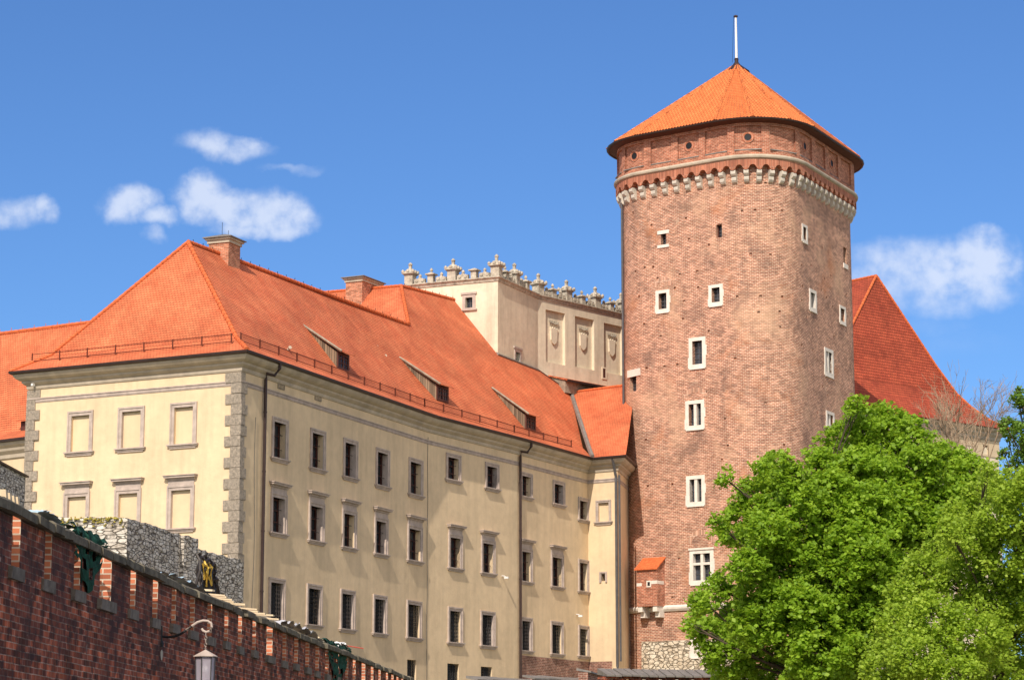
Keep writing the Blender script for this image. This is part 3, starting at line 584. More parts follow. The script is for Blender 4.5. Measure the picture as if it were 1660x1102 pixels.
for sg in (-1, 1):
    mb = MB(); c = sg * (w_ - .22)
    for (n1, a, b) in ((dpt - .05, -.35, .0), (dpt - .35, -.72, -.35)): mb.bbox(B, c - .17, c + .17, -.2, n1, zbx + a, zbx + b)
    mb.build('corbel', 'whitestone', bx)
mb = MB(); mb.bbox(B, -w_ - .004, -w_ + .4, dpt - .1, dpt + .006, zbx + 1.35, zbx + 1.55); mb.bbox(B, w_ - .45, w_ + .006, .1, dpt + .006, zbx + 1.45, zbx + 1.68); mb.build('stone_blocks', 'whitestone', bx)
# downpipes
mb = MB(); q = BODY.hit(1013.5, 500)[0]; B = BODY.basis(q); pts = [B.p(-.05, .16, BODY.hit(1014, y)[1]) for y in (322, 735)]; mb.tube(pts, .085, 8); mb.build('downpipe', 'pipe', T)

# ================================================================== long cream palace wing
H = 20.573
L0 = np.array([-25.21, 120.68]); C0 = np.array([-13.45, 114.85]); B1 = np.array([-4.96, 135.97]); B2 = np.array([.31, 145.64]); B3 = np.array([5.05, 155.1]); D1 = B3 + 2.3 * np.array([.83, -.555])
D2 = D1 + np.array([.95, 5.]); WP = Path([L0, C0, B1, B2, B3, D1, D2]); LB = L0 + 11 * np.array([.42, .9]); WX = Path([LB, L0, C0, B1, B2, B3, D1, D2])
PAL = root('palace_wing', (*C0, 1.), 'long cream palace wing with orange hipped roof, three dormers and rows of stone framed windows', 'building')
holes = []; wins = []
def reg(x0, yt, x1, yb, fw, cor, style, xs_=None):
    s0, zt = WP.hit(x0, yt)
    try: s1, _ = WP.hit(x1, yt)
    except ValueError: s1 = s0 + 1.5
    zb = WP.hit(x0 + .5, yb)[1]
    op = (s0 + fw, s1 - fw, zb, zt - fw); holes.append((*op, .38 if style != 'blind' else .16)); wins.append((s0, s1, zb, zt, op, fw, cor, style))
R1 = [(441, 674.6, 465.9, 742), (503.2, 693.7, 526.6, 758.5), (556.6, 710.2, 578.7, 773), (609.2, 726.7, 630.3, 787.2), (662.5, 741.4, 684.4, 800.4), (723, 733.8, 745.9, 776.3), (786.5, 749.5, 807.7, 791.2), (843.5, 764.5, 861.8, 803.9), (896.1, 778.5, 914.4, 817), (937.3, 805.6, 953.5, 842)]
R2 = [(439, 797, 464, 862), (500.7, 812, 524.8, 875.3), (554.8, 825.5, 576.9, 886.8), (606.9, 838, 627.7, 898), (660.7, 850, 683.6, 909.3), (727, 865, 748.5, 920.2), (780, 873.5, 801.5, 928.8), (843.5, 887.5, 861.9, 942), (893, 897, 912.3, 950.8), (937.3, 906, 953.5, 958)]
R3 = [(435.6, 934.6, 461, 1006), (497.2, 946, 520.9, 1013), (551.6, 954.9, 574.3, 1019), (604.7, 964.3, 626, 1026.5), (659.1, 973.1, 682.4, 1032.8), (726.1, 982.7, 748.7, 1040.9), (778.8, 990.5, 801.5, 1047), (843.3, 1000, 861.9, 1054.7), (892.4, 1006.3, 911.8, 1059.7), (937.3, 1013.2, 953.5, 1063)]
# level each storey: windows of one stretch share their heights
def level(rows, idx):
    zt = np.mean([WP.hit(rows[i][0], rows[i][1])[1] for i in idx]); zb = np.mean([WP.hit(rows[i][0], rows[i][3])[1] for i in idx]); return zt, zb
def regrow(rows, groups, fw, cor, style):
    for idx in groups:
        zt, zb = level(rows, idx)
        for i in idx:
            s0 = WP.hit(rows[i][0], rows[i][1])[0]; s1 = WP.hit(rows[i][2], rows[i][1] + 5)[0]
            # keep each window on one stretch of wall
            op = (s0 + fw, s1 - fw, zb, zt - fw); holes.append((*op, .42)); wins.append((s0, s1, zb, zt, op, fw, cor and i != 9, style))
regrow(R1, [(0, 1, 2, 3, 4), (5, 6), (7, 8), (9,)], .2, False, 'casement')
regrow(R2, [(0, 1, 2, 3, 4), (5, 6), (7, 8), (9,)], .2, True, 'casement')
regrow(R3, [(0, 1, 2, 3, 4), (5, 6), (7, 8), (9,)], .2, False, 'grille')
for (a, b, c, d) in [(660, 1067.5, 675, 1110), (725, 1073.8, 744.4, 1115), (779.3, 1078.9, 798, 1120)]: reg(a, b, c, d, .02, False, 'basement')
for rows, cor in (([(111.8, 669, 151, 735), (193.6, 661.7, 234.3, 729.6), (278.2, 655.4, 319.1, 723.2)], False), ([(105.4, 799.4, 145.3, 869), (188, 795.0, 228.7, 864), (273, 789.3, 315, 857.9)], True)):
    zt, zb = level(rows, (0, 1, 2))
    for r_ in rows:
        s0 = WP.hit(r_[0], r_[1])[0]; s1 = WP.hit(r_[2], r_[1])[0]; op = (s0 + .2, s1 - .2, zb, zt - .2); holes.append((*op, .16)); wins.append((s0, s1, zb, zt, op, .2, cor, 'blind'))
reg(967.2, 812, 990, 847.8, .14, False, 'blind'); 
s0, zt = WP.hit(973, 927.5); s1, _ = WP.hit(983.5, 927.5); _, zb = WP.hit(973, 944); op = (s0 + .1, s1 - .1, zb + .1, zt - .1); holes.append((*op, .4)); wins.append((s0, s1, zb, zt, op, .1, False, 'vent'))
zplinth = np.mean([WP.hit(845, 1061)[1], WP.hit(950, 1072)[1]])
mb = MB(); wall(mb, WP, -2, H - .4, holes); wall(mb, Path([LB, L0]), -2, H - .4); walls = mb.build('wall', 'cream', PAL)
# brick plinth under the plaster towards the tower, a little behind it
sP = WP.hit(843, 1062)[0]; sub = Path([WP.pos(sP, .03), WP.pos(WP.S[4] - .03, .03), WP.pos(WP.S[5] - .5, .03)]); mb = MB(); wall(mb, sub, -2, zplinth); mb.face([(*sub.P[0], -2), (*sub.P[0], zplinth), (*WP.pos(sP, -.1), zplinth), (*WP.pos(sP, -.1), -2)][::-1]); mb.build('brick_plinth', 'lowbrick', PAL)
for (s0, s1, zb, zt, op, fw, cor, style) in wins:
    sm = (s0 + s1) / 2; B = WP.basis(sm); W = (s1 - s0) / 2; ou = (op[1] - op[0]) / 2; stone = 'pinkstone'
    mb = MB(); J = .42 if style != 'blind' else .15
    if style == 'basement': mb.bbox(B, -W, W, -.4, -.32, zb, zt); fr = mb.build('window', 'glass', PAL)
    else:
        b0 = zb; mb.bbox(B, -W, -ou, -J, .05, b0, zt); mb.bbox(B, ou, W, -J, .05, b0, zt); mb.bbox(B, -ou, ou, -J, .05, op[3], zt)
        # outer fillet of the architrave
        mb.bbox(B, -W - .04, -W + .05, 0, .085, b0, zt + .04); mb.bbox(B, W - .05, W + .04, 0, .085, b0, zt + .04); mb.bbox(B, -W + .05, W - .05, 0, .085, zt - .05, zt + .04)
        fr = mb.build('window' if style not in ('vent',) else 'vent_window', stone, PAL)
        if style not in ('vent',):
            mb = MB(); mb.bbox(B, -W - .12, W + .12, -.4 if style != 'blind' else -.15, .11, zb - .07, zb); mb.bbox(B, -W - .16, W + .16, -.05, .17, zb - .0 + .002, zb + .07); mb.bbox(B, -W - .02, W + .02, -.05, .07, zb - .15, zb - .07); mb.build('sill', stone, fr)
    if cor:
        mb = MB(); mb.bbox(B, -W, W, 0, .05, zt + .04, zt + .32); mb.bbox(B, -W - .06, W + .06, 0, .11, zt + .32, zt + .42); mb.bbox(B, -W - .16, W + .16, 0, .25, zt + .42, zt + .52); mb.bbox(B, -W - .2, W + .2, 0, .3, zt + .52, zt + .56); mb.build('window_cornice', stone, fr)
    if style in ('casement', 'grille', 'vent'):
        mb = MB(); mb.face([B.p(-ou - .02, -.4, zb - .02), B.p(ou + .02, -.4, zb - .02), B.p(ou + .02, -.4, op[3] + .02), B.p(-ou - .02, -.4, op[3] + .02)]); mb.build('pane', 'glass', fr)
    if style == 'blind':
        mb = MB(); mb.face([B.p(-ou, -.13, zb), B.p(ou, -.13, zb), B.p(ou, -.13, op[3]), B.p(-ou, -.13, op[3])]); mb.build('blind_panel', 'cream_blind', fr)
    if style == 'casement':
        mb = MB(); ring(mb, B, -ou, ou, zb, op[3], -ou + .09, ou - .09, zb + .09, op[3] - .09, -.38, -.3); mb.bbox(B, -.05, .05, -.38, -.29, zb + .09, op[3] - .09)
        for k in (.36, .68): z = zb + (op[3] - zb) * k; mb.bbox(B, -ou + .09, -.05, -.375, -.31, z - .025, z + .025); mb.bbox(B, .05, ou - .09, -.375, -.31, z - .025, z + .025)
        mb.build('casement', 'darkwood', fr)
        mb = MB(); mb.face([B.p(-ou + .1, -.39, zb + .1), B.p(-.08, -.39, zb + .1), B.p(-.1, -.39, op[3] - .1), B.p(-ou + .1, -.39, op[3] - .1)]); mb.build('curtain', 'curtain', fr) if random.random() < .5 else None
        mb = MB(); 
        for k in range(1, 4): u = -ou + 2 * ou * k / 4; mb.tube([B.p(u, -.16, zb), B.p(u, -.16, op[3])], .014, 4)
        for k in (.3, .7): z = zb + (op[3] - zb) * k; mb.tube([B.p(-ou, -.16, z), B.p(ou, -.16, z)], .014, 4)
        mb.build('window_bars', 'iron', fr)
    if style in ('grille', 'basement'):
        mb = MB(); n_ = -.12; h_ = op[3] - zb; nk = 5
        for k in range(nk + 1): u = -ou + 2 * ou * k / nk; mb.tube([B.p(u, n_, zb), B.p(u, n_, op[3])], .013, 4)
        for i in range(9):
            for k in range(nk):   # curled bars between the uprights
                u = -ou + 2 * ou * (k + .5) / nk; z = zb + h_ * (i + .5) / 9; rr = ou / nk * .95; pts = [B.p(u + rr * math.cos(t), n_, z + rr * 1.35 * math.sin(t)) for t in np.linspace(0, 2 * math.pi, 7)]; mb.tube(pts, .012, 3, False)
        mb.build('window_grille', 'iron', fr)
# cornice, string course, quoins
mb = MB(); sweep(mb, WX, [(0, H - .92), (.05, H - .9), (.08, H - .82), (.08, H - .72), (.16, H - .66), (.26, H - .58), (.28, H - .48), (.38, H - .44), (.5, H - .36), (.59, H - .25), (.62, H - .14), (.0, H - .1)]); mb.build('cornice', 'cornice', PAL)
zst = WP.hit(392, 620)[1]; mb = MB()
sweep(mb, WX, [(0, zst - .15), (.03, zst - .14), (.03, zst - .1), (.05, zst - .095), (.05, zst - .02), (.02, zst - .015), (.02, zst + .04), (.06, zst + .045), (.06, zst + .1), (0, zst + .12)]); mb.build('string_course', 'pinkstone', PAL)
for corner, sc in (('a', WP.S[1]), ('b', WP.S[0])):
    mb = MB(); k = 0; z = H - .95
    while z > 2:
        h_ = .53; long_ = k % 2 == 0; rr = lambda: random.uniform(.05, .1)
        if corner == 'a':
            B = WP.basis(sc - .5); le = .88 if long_ else .54; le2 = .36 if long_ else .56; d1 = rr()
            if not (z - h_ < zst < z): pass
            mb.bbox(B, .5 - le, .5, -.05, d1, z - h_ + .02, z)
            B2_ = WP.basis(sc + .5); d2 = rr(); mb.bbox(B2_, -.5 - d1, -.5 + le2, -.05, d2, z - h_ + .02, z)
        else:
            B = WP.basis(.5); mb.bbox(B, -.5 - .05, -.5 + (.8 if long_ else .5), -.3, rr(), z - h_ + .02, z)
        z -= h_; k += 1
    mb.build('quoins', 'quoin', PAL)
# gutter along the eaves
mb = MB(); GP = Path(list(WX.offset(.68))); sweep(mb, GP, [(-.08, H - .14), (-.0, H - .15), (.08, H - .1), (.1, H + .0), (.07, H + .02), (-.08, H - .02)]); mb.build('gutter', 'gutter', PAL)
# roof planes: a flared foot, then the steep slope
EV_ = WX.offset(.72)[1:-1]; g0, g1, g2, g2b, g3, g4 = [np.array([*p, H]) for p in EV_]
FL = WX.offset(-.75)[1:-1]; f0, f1, f2, f2b, f3, f4 = [np.array([*p, H + .95]) for p in FL]
RZ = 27.93; EA = np.array([-17.32, 122.32, RZ]); RB = np.array([-10.76, 136.94, RZ]); TT = np.array([-6.56, 145.82, RZ])
nBC = np.cross(f3 - f2, TT - f2); nBC /= np.linalg.norm(nBC); nBC *= np.sign(nBC[2])
U1 = onP(650, 464, f2, nBC); U2 = onP(750, 490, f2, nBC); J1 = onP(807, 575, f2, nBC); J2 = onP(872, 600, f2, nBC); J3 = onP(925, 637, f2, nBC)
f2b = f2b.copy(); f2b[2] = f2[2] - (nBC[:2] @ (f2b - f2)[:2]) / nBC[2]
UZ = (U1[2] + U2[2]) / 2
mb = MB()
mb.face([g0, g1, f1, f0]); mb.face([g1, g2, f2, f1]); mb.face([g2, g2b, f2b, f2]); mb.face([g2b, g3, f3, f2b])
mb.face([f0, f1, EA]); mb.face([f1, f2, RB, EA]); mb.face([f2, TT, RB])
mb.face([f2, f2b, f3, J3, J2, J1, U2, U1, TT])
# back slopes, so that the roof is closed from every side
bk = Path([L0, C0, B1, B2, B3]); d_ = np.array([-.9, .43, 0]) * 15
gb0 = g0 + (EA - g0) * 0 + np.array([8.5, 21, 0]); mb.face([g0, f0, EA, RB, RB + np.array([-6.8, 3, -7.3]), g0 + np.array([4.6, 10., .3])]); mb.face([RB, TT, TT + np.array([-7, 3.3, -7.3]), RB + np.array([-6.8, 3, -7.3])])
Wd = atZ(545, 473, UZ); Wd = U1 + (Wd - U1) * 1.6
mb.face([U1, Wd, Wd + np.array([-2, -7, -8.]), TT + np.array([-1.4, -.2, -1.6]), TT + np.array([.05, .0, -.02])])
mb.face([U1, U2, U2 + np.array([-14, 7, 0]), Wd])
roof = mb.build('roof', 'tile', PAL)
# slope above the short wall that meets the tower
nD = np.cross(g4 - g3, J3 - g3); nD /= np.linalg.norm(nD); tR = onP(1016, 625, g3, nD); tR = tR + (tR - J3) * .15; mb = MB()
gm = g4 + (g4 - g3) / np.linalg.norm(g4 - g3) * .0
m1 = g3 + (J3 - g3) * .16 + np.array([0, 0, -.12]); m2 = g4 + (tR - g4) * .16 + np.array([0, 0, -.12])
mb.face([g3, g4, m2, m1]); mb.face([m1, m2, tR, J3]); mb.build('side_roof', 'tile', PAL)
mb = MB(); ridgetiles(mb, J3 + (0, 0, .05), tR + (0, 0, .05), .1, .35); ridgetiles(mb, EA + (0, 0, .03), TT + (TT - EA) * .0 + (0, 0, .03), .13, .38); ridgetiles(mb, f1 + (0, 0, .03), EA + (0, 0, .03), .13, .36); ridgetiles(mb, g1 + (0, 0, .03), f1 + (0, 0, .03), .13, .36)
ridgetiles(mb, f0 + (0, 0, .03), EA + (0, 0, .03), .11, .36); ridgetiles(mb, g0 + (0, 0, .03), f0 + (0, 0, .03), .11, .36)
ridgetiles(mb, TT + (0, 0, .1), U1 + (0, 0, .05), .13, .36); ridgetiles(mb, U1 + (0, 0, .03), U2 + (0, 0, .03), .13, .38); ridgetiles(mb, U1 + (0, 0, .03), Wd + (0, 0, .03), .12, .38); mb.build('ridge_tiles', 'ridge', PAL)
nb = np.array(nBC); mb = MB(); mb.tube([g3 + (0, 0, .06), m1 + (0, 0, .1), J3 + nb * .05], .16, 6); mb.tube([U2 + nb * .02, J1 + nb * .02, J2 + nb * .02], .1, 5); mb.build('valley_flashing', 'leadgrey', PAL)
mb = MB(); dJ = (J3 - J2); mb.hexa([J2 + nb * .0 + (0, 0, -.3), J3 + (0, 0, -.3), J3 + (0, .2, -.3), J2 + (0, .2, -.3)], [J2 + (0, 0, .1), J3 + (0, 0, .1), J3 + (0, .2, .1), J2 + (0, .2, .1)]); mb.build('verge_board', 'darkwood', PAL)
# lightning-rod clips along the ridge
mb = MB()
for k in range(26): p = EA + (TT - EA) * (k + .5) / 26; mb.tube([p + (0, 0, .1), p + (0, 0, .26)], .018, 4)
for k in range(9): p = U1 + (U2 - U1) * (k + .5) / 9; mb.tube([p + (0, 0, .1), p + (0, 0, .26)], .018, 4)
mb.build('ridge_clips', 'iron', PAL)
# snow guards, one framed panel after another
def guards(A, Bp, n, lattice):
    A = np.array(A, float); Bp = np.array(Bp, float)
    for k in range(n):
        a = A + (Bp - A) * k / n; b = A + (Bp - A) * (k + 1) / n; mb = MB(); h_ = .42
        mb.tube([a, a + (0, 0, h_ + .06)], .04, 4)
        if k == n - 1: mb.tube([b, b + (0, 0, h_ + .06)], .04, 4)
        mb.tube([a + (0, 0, h_), b + (0, 0, h_)], .022, 4); mb.tube([a + (0, 0, .06), b + (0, 0, .06)], .022, 4)
        if lattice:
            L = np.linalg.norm(b - a); m_ = int(L / .1)
            for i in range(1, m_): q = a + (b - a) * i / m_; mb.tube([q + (0, 0, .06), q + (0, 0, h_)], .008, 3, False)
        mb.build('snow_guard', 'rust', PAL)
gi = lambda g, f, t=.62: g + (f - g) * t + np.array([0, 0, .04])
guards(gi(g0, f0, .55), gi(g1, f1, .6) + np.array([-.5, .2, 0]), 7, False); guards(gi(g1, f1) , gi(g2, f2), 11, True); guards(gi(g2, f2), gi(g2b, f2b), 5, True); guards(gi(g2b, f2b), gi(g2b, f2b) + (gi(g3, f3) - gi(g2b, f2b)) * .78, 4, True)
# downpipes with their swan necks
def dpipe(xg, yg, xw, yw, yb, m_='gutter'):
    s_, z_ = WP.hit(xw, yw); B = WP.basis(s_); sg, _ = WP.hit(xg, yg + 8); zb = -1.
    mb = MB(); mb.tube([B.p(.55, .66, H - .1), B.p(.55, .66, H - .35), B.p(.3, .5, H - .75), B.p(.02, .2, z_), B.p(0, .16, z_ - .3), B.p(0, .16, zb)], .085, 8)
    for z in np.arange(z_ - 2, 2, -3.): mb.lathe(B.p(0, .16, z), [(.1, 0), (.1, .08)], 8)
    mb.build('downpipe', m_, PAL)
dpipe(445, 585, 426.5, 606, 960); dpipe(861, 713, 840, 732, 1100)
s_, z_ = WP.hit(1000, 748) if True else (0, 0); B = Basis(WP.pos(WP.S[5] - .02), WP.D[4]); mb = MB(); mb.tube([B.p(0, .6, H - .1), B.p(0, .16, H - 1.3), B.p(0, .16, 6.9), B.p(.1, .3, 6.5), B.p(-.3, .5, 6.2)], .09, 8); mb.tube([B.p(.22, .1, H - 1.2), B.p(.22, .1, 7.2)], .07, 8); mb.build('downpipe', 'pipe', PAL)
# lightning conductor down the bend in the wall
B = WP.basis(WP.S[2] + .02); mb = MB(); mb.tube([B.p(0, .05, H - 1.2)] + [B.p(.03 * math.sin(z * 1.3), .04, z) for z in np.arange(H - 1.6, 0, -.8)], .014, 4); B = WP.basis(WP.S[1] + 1.55); mb.tube([B.p(.08 * math.sin(z * .7), .04, z) for z in np.arange(H - 3, 3, -.5)], .012, 4); mb.build('conductor_wire', 'pipe', PAL)
# dark vent plates below the eaves
for (a, b, c, d) in [(450, 616, 461, 629.5), (510, 637, 520.5, 648), ]:
    s0, zt = WP.hit(a, b); s1, _ = WP.hit(c, b); _, zb = WP.hit(a, d); B = WP.basis((s0 + s1) / 2); W = (s1 - s0) / 2; mb = MB(); ring(mb, B, -W, W, zb, zt, -W + .04, W - .04, zb + .04, zt - .04, 0, .04)
    for z in np.arange(zb + .05, zt - .05, .06): mb.bbox(B, -W + .04, W - .04, 0, .02, z, z + .03)
    mb.build('vent_grille', 'wood', PAL)
# shed dormers: a long slope running out of the roof, open-boarded cheeks
nA = np.cross(f2 - f1, EA - f1); nA /= np.linalg.norm(nA); nA *= np.sign(nA[2])
def dormer(P0, n, e, pk, fr_l, fr_b):
    # P0,n roof plane; e unit vector along eaves; pk apex pixel; fr_l pixel of near lower front corner
    up = np.cross(n, e); up = up if up[2] > 0 else -up; h = np.array([-e[1], e[0], 0.]); h = h if h[1] * 0 + h @ np.array([-1, 0, 0]) > 0 else -h   # into the roof
    base = onP(*fr_l, P0, n); Wd_ = 1.45; hf = .98; out = -h
    a = base; b = base + e * Wd_; top_a = a + np.array([0, 0, hf]); top_b = b + np.array([0, 0, hf])
    # where a gentler roof slope reaches the main slope again
    pkp = onP(*pk, P0, n); ta = pkp + up * .0; tb = ta + e * (Wd_ + .3)
    D = MB(); D.face([a, a + e * .12, a + e * .12 + (0, 0, hf), top_a]); 
    ea = top_a + out * .35 - e * .12 + (0, 0, .02 - .12); eb = top_b + out * .35 + e * .15 + (0, 0, .02 - .12); ta = ta - e * .02; th = np.array([0, 0, .07])
    rf = MB(); rf.hexa([ea, eb, tb + n * .02, ta + n * .02], [ea + th, eb + th, tb + n * .02 + th, ta + n * .02 + th]); dm = rf.build('dormer', 'tile', PAL)
    m_ = MB(); sk = ta + n * .02
    m_.face([a, top_a + (0, 0, -.05), sk]); bb = b; m_.face([b, sk + e * Wd_, top_b + (0, 0, -.05)]); m_.build('boarded_cheek', 'boards', dm)
    m_ = MB(); m_.tube([ea + th * .6 - e * .03, ta + n * .04 - e * .03], .075, 4); m_.build('verge_board', 'wood', dm)
    m_ = MB()
    q = lambda u, z, o_=0.: a + e * u + np.array([0, 0, z]) + out * o_
    def bar(u0, u1, z0, z1, d=.06): m_.hexa([q(u0, z0, d), q(u1, z0, d), q(u1, z0, -.03), q(u0, z0, -.03)], [q(u0, z1, d), q(u1, z1, d), q(u1, z1, -.03), q(u0, z1, -.03)])
    bar(0, .16, 0, hf); bar(Wd_ - .16, Wd_, 0, hf); bar(.16, Wd_ - .16, hf - .2, hf); bar(.16, Wd_ - .16, 0, .12); bar(Wd_ / 2 - .04, Wd_ / 2 + .04, .12, hf - .2)
    for k in (.28, .72): bar(Wd_ * k - .02, Wd_ * k + .02, .12, hf - .2, .04)
    for z in (.38, .64): bar(.16, Wd_ - .16, z - .02, z + .02, .045)
    wf = m_.build('window', 'darkwood', dm); m_ = MB(); m_.face([q(.1, .05), q(Wd_ - .1, .05), q(Wd_ - .1, hf - .1), q(.1, hf - .1)]); m_.build('pane', 'glass', wf)
e1 = (f2 - f1); e1[2] = 0; e1 /= np.linalg.norm(e1); e2 = (f3 - f2); e2[2] = 0; e2 /= np.linalg.norm(e2)
dormer(f1, nA, e1, (480, 521), (546, 597), 0); dormer(f2, nBC, e2, (647, 580), (707, 648), 0); dormer(f2, nBC, e2, (797, 629), (851, 695), 0)
# small vent cowls and worn patches on the slope
mb = MB()
for (x, y, P0, n) in [(599, 555, f1, nA), (607, 566, f1, nA), (621, 581, f1, nA), (466, 568, f1, nA)]:
    p = onP(x, y, P0, n); mb.tube([p - n * .05, p + n * .12, p + n * .16 + (.05, -.2, .02)], [.09, .08, .1], 6)
mb.build('vent_cowls', 'cornice', PAL)
# chimneys
def chimney(cx_, cy_, P, w_, d_, zb, zt, e, rods=True, ext=None):
    B = Basis(P, e); mb = MB(); mb.bbox(B, -w_, w_, -d_, d_, zb, zt - .34); c = mb.build('chimney', 'chimbrick', PAL)
    mb = MB(); mb.bbox(B, -w_ - .07, w_ + .07, -d_ - .07, d_ + .07, zt - .34, zt - .16); mb.bbox(B, -w_ - .16, w_ + .16, -d_ - .16, d_ + .16, zt - .16, zt - .06); mb.build('chimney_cornice', 'cornice', c)
    mb = MB(); t = np.array([*B.o, zt + .16]); q = [B.p(u, n, zt - .055) for u, n in ((-w_ - .26, d_ + .26), (w_ + .26, d_ + .26), (w_ + .26, -d_ - .26), (-w_ - .26, -d_ - .26))]; q2 = [p_ + (0, 0, .05) for p_ in q]; r1 = B.p(-max(0, w_ - d_), 0, zt + .3); r2 = B.p(max(0, w_ - d_) + .01, 0, zt + .3)
    for i in range(4): mb.face([q[i], q[(i + 1) % 4], q2[(i + 1) % 4], q2[i]])
    mb.face(q[::-1]); mb.face([q2[0], q2[1], r2, r1]); mb.face([q2[1], q2[2], r2]); mb.face([q2[2], q2[3], r1, r2]); mb.face([q2[3], q2[0], r1]); mb.build('chimney_cap', 'leadgrey', c)
    if rods: mb = MB(); mb.tube([B.p(-.3, 0, zt + .2), B.p(-.3, 0, zt + .9)], .012, 4); mb.tube([B.p(.4, 0, zt + .2), B.p(.4, 0, zt + .6)], .012, 4); mb.build('lightning_rod', 'iron', c)
    mb = MB(); mb.bbox(B, -w_ - .03, w_ + .03, -d_ - .03, d_ + .03, zb, zb + .9); mb.build('lead_apron', 'leadgrey', c)
Lh = np.array([.896, -.444])
p = onP(372, 436, f1, nA); pc = v2(p) + .85 * e1[:2] * .6 - np.array([e1[1], -e1[0]]) * .62
chimney(0, 0, pc, .66, .62, p[2] - .95 + .9 - .75, atY(370, 387, p[1] + .5)[2], e1)
zc_ = UZ; yC = (U1 + (Wd - U1) * .35); nW = np.cross(Wd - U1, TT - U1); P2 = onP(590, 484, U1, nW); chimney(0, 0, v2(P2) + np.array([-.1, .9]), .62, 1.25, P2[2] - 2.2, atY(580, 449, P2[1] + .3)[2] - .1, Lh * 0 + np.array([.896, -.444]), False)

# ================================================================== attic-crowned residence behind the palace roof
AC = J1.copy(); ZA = atY(805, 449, AC[1])[2]
Al = atZ(658, 463, ZA); Am = atZ(872, 478, ZA); Ar = atZ(1014, 510, ZA); Ar2 = v2(Am) + (v2(Ar) - v2(Am)) * 1.6
AP = Path([v2(Al), v2(AC), v2(Am), Ar2])
A = root('attic_residence', (*v2(AC), 18.), 'weathered cream block crowned with a stone attic of finials, half hidden behind the orange roof', 'building')
ah = []
def arect(x0, y0, x1, y1, dep):
    s0, zt = AP.hit(x0, y0); s1 = AP.hit(x1, y0)[0]; zb = AP.hit(x0, y1)[1]; ah.append((s0, s1, zb, zt, dep)); return s0, s1, zb, zt
wA = [arect(754.7, 483, 766.2, 499.4, .35), arect(835.5, 570, 842.5, 588, .35), arect(976.5, 597, 980.5, 612, .35)]
pan = [arect(884.5, 501.5, 916, 586, .24), arect(932, 512, 963, 594, .24), arect(979, 523, 1009, 603, .24)]
mb = MB(); wall(mb, AP, 16, ZA - .05, ah[:2] + ah[3:], backs=True)
back = [(*Al[:2],), (Al[0] + 4, Al[1] + 16), (Ar2[0] - 4, Ar2[1] + 8), (*Ar2,)]
for a, b in zip(back, back[1:]): mb.face([(*b[:2], 16), (*a[:2], 16), (*a[:2], ZA - .05), (*b[:2], ZA - .05)])
mb.build('wall', 'attic', A)
mb = MB(); mb.face([(*p, ZA - .06) for p in ((*Al[:2],), (*AC[:2],), (*Am[:2],), (*Ar2,), back[2], back[1])]); mb.build('flat_roof', 'leadgrey', A)
mb = MB(); sweep(mb, AP, [(0, ZA - .32), (.05, ZA - .28), (.1, ZA - .12), (.2, ZA - .04), (.2, ZA + .03), (-.3, ZA + .06)]); mb.build('cornice', 'finial', A)
for (s0, s1, zb, zt), fr_ in zip(wA[:2], (True, True)):
    B = AP.basis((s0 + s1) / 2); W = (s1 - s0) / 2; mb = MB(); f_ = .22; ring(mb, B, -W - f_, W + f_, zb - .1, zt + f_, -W, W, zb, zt, -.3, .05); mb.bbox(B, -W - .35, W + .35, 0, .14, zb - .2, zb - .1); mb.bbox(B, -W - .32, W + .32, 0, .1, zt + f_ + .0, zt + f_ + .14); wn = mb.build('window', 'pinkstone', A)
    mb = MB(); mb.face([B.p(-W, -.28, zb), B.p(W, -.28, zb), B.p(W, -.28, zt), B.p(-W, -.28, zt)]); mb.build('pane', 'glass', wn); mb = MB(); mb.bbox(B, -.03, .03, -.27, -.22, zb, zt); mb.bbox(B, -W, W, -.265, -.225, (zb + zt) / 2 - .02, (zb + zt) / 2 + .02); mb.build('glazing_bars', 'pipe', wn)
s0, s1, zb, zt = wA[2]; B = AP.basis((s0 + s1) / 2); mb = MB(); ring(mb, B, -.22, .3, zb - .1, zt + .1, -.12, .2, zb, zt, 0, .05); wn = mb.build('window', 'attic', A); mb = MB(); mb.bbox(B, -.12, .2, 0, .02, zb, zt); mb.build('pane', 'darkwood', wn)
for (s0, s1, zb, zt) in pan:      # shield and crown in relief in each blind panel
    B = AP.basis((s0 + s1) / 2); W = (s1 - s0) / 2; H_ = zt - zb; zc = zt - H_ * .47
    pts = [(-.30, .52), (-.2, .44), (-.1, .55), (0, .46), (.1, .55), (.2, .44), (.32, .52), (.28, .3), (.27, 0), (.26, -.25), (.15, -.42), (0, -.52), (-.15, -.42), (-.26, -.25), (-.27, 0), (-.28, .3)]
    mb = MB(); k_ = 1.2; F_ = [B.p(x * k_, -.10, zc + z * k_) for x, z in pts]; Bk = [B.p(x * k_, -.25, zc + z * k_) for x, z in pts]; mb.face(F_)
    for i in range(len(pts)): j = (i + 1) % len(pts); mb.face([Bk[i], Bk[j], F_[j], F_[i]])
    mb.build('shield_relief', 'attic', A)
    zk = zt - H_ * .22; mb = MB(); mb.tube([B.p(-.42, -.13, zk), B.p(-.2, -.13, zk - .05), B.p(0, -.13, zk - .07), B.p(.2, -.13, zk - .05), B.p(.42, -.13, zk)], .045, 6)
    for x in (-.42, -.21, 0, .21, .42): mb.tube([B.p(x, -.13, zk - .04), B.p(x * 1.05, -.13, zk + .14)], [.03, .06], 5)
    mb.build('crown_relief', 'grey', A)
def shrink(mb, B, u, kx, kz):
    c = B.p(u, -.3, ZA + .03); mb.v = [((v[0] - c[0]) * kx + c[0], (v[1] - c[1]) * kx + c[1], (v[2] - c[2]) * kz + c[2]) for v in mb.v]; return mb
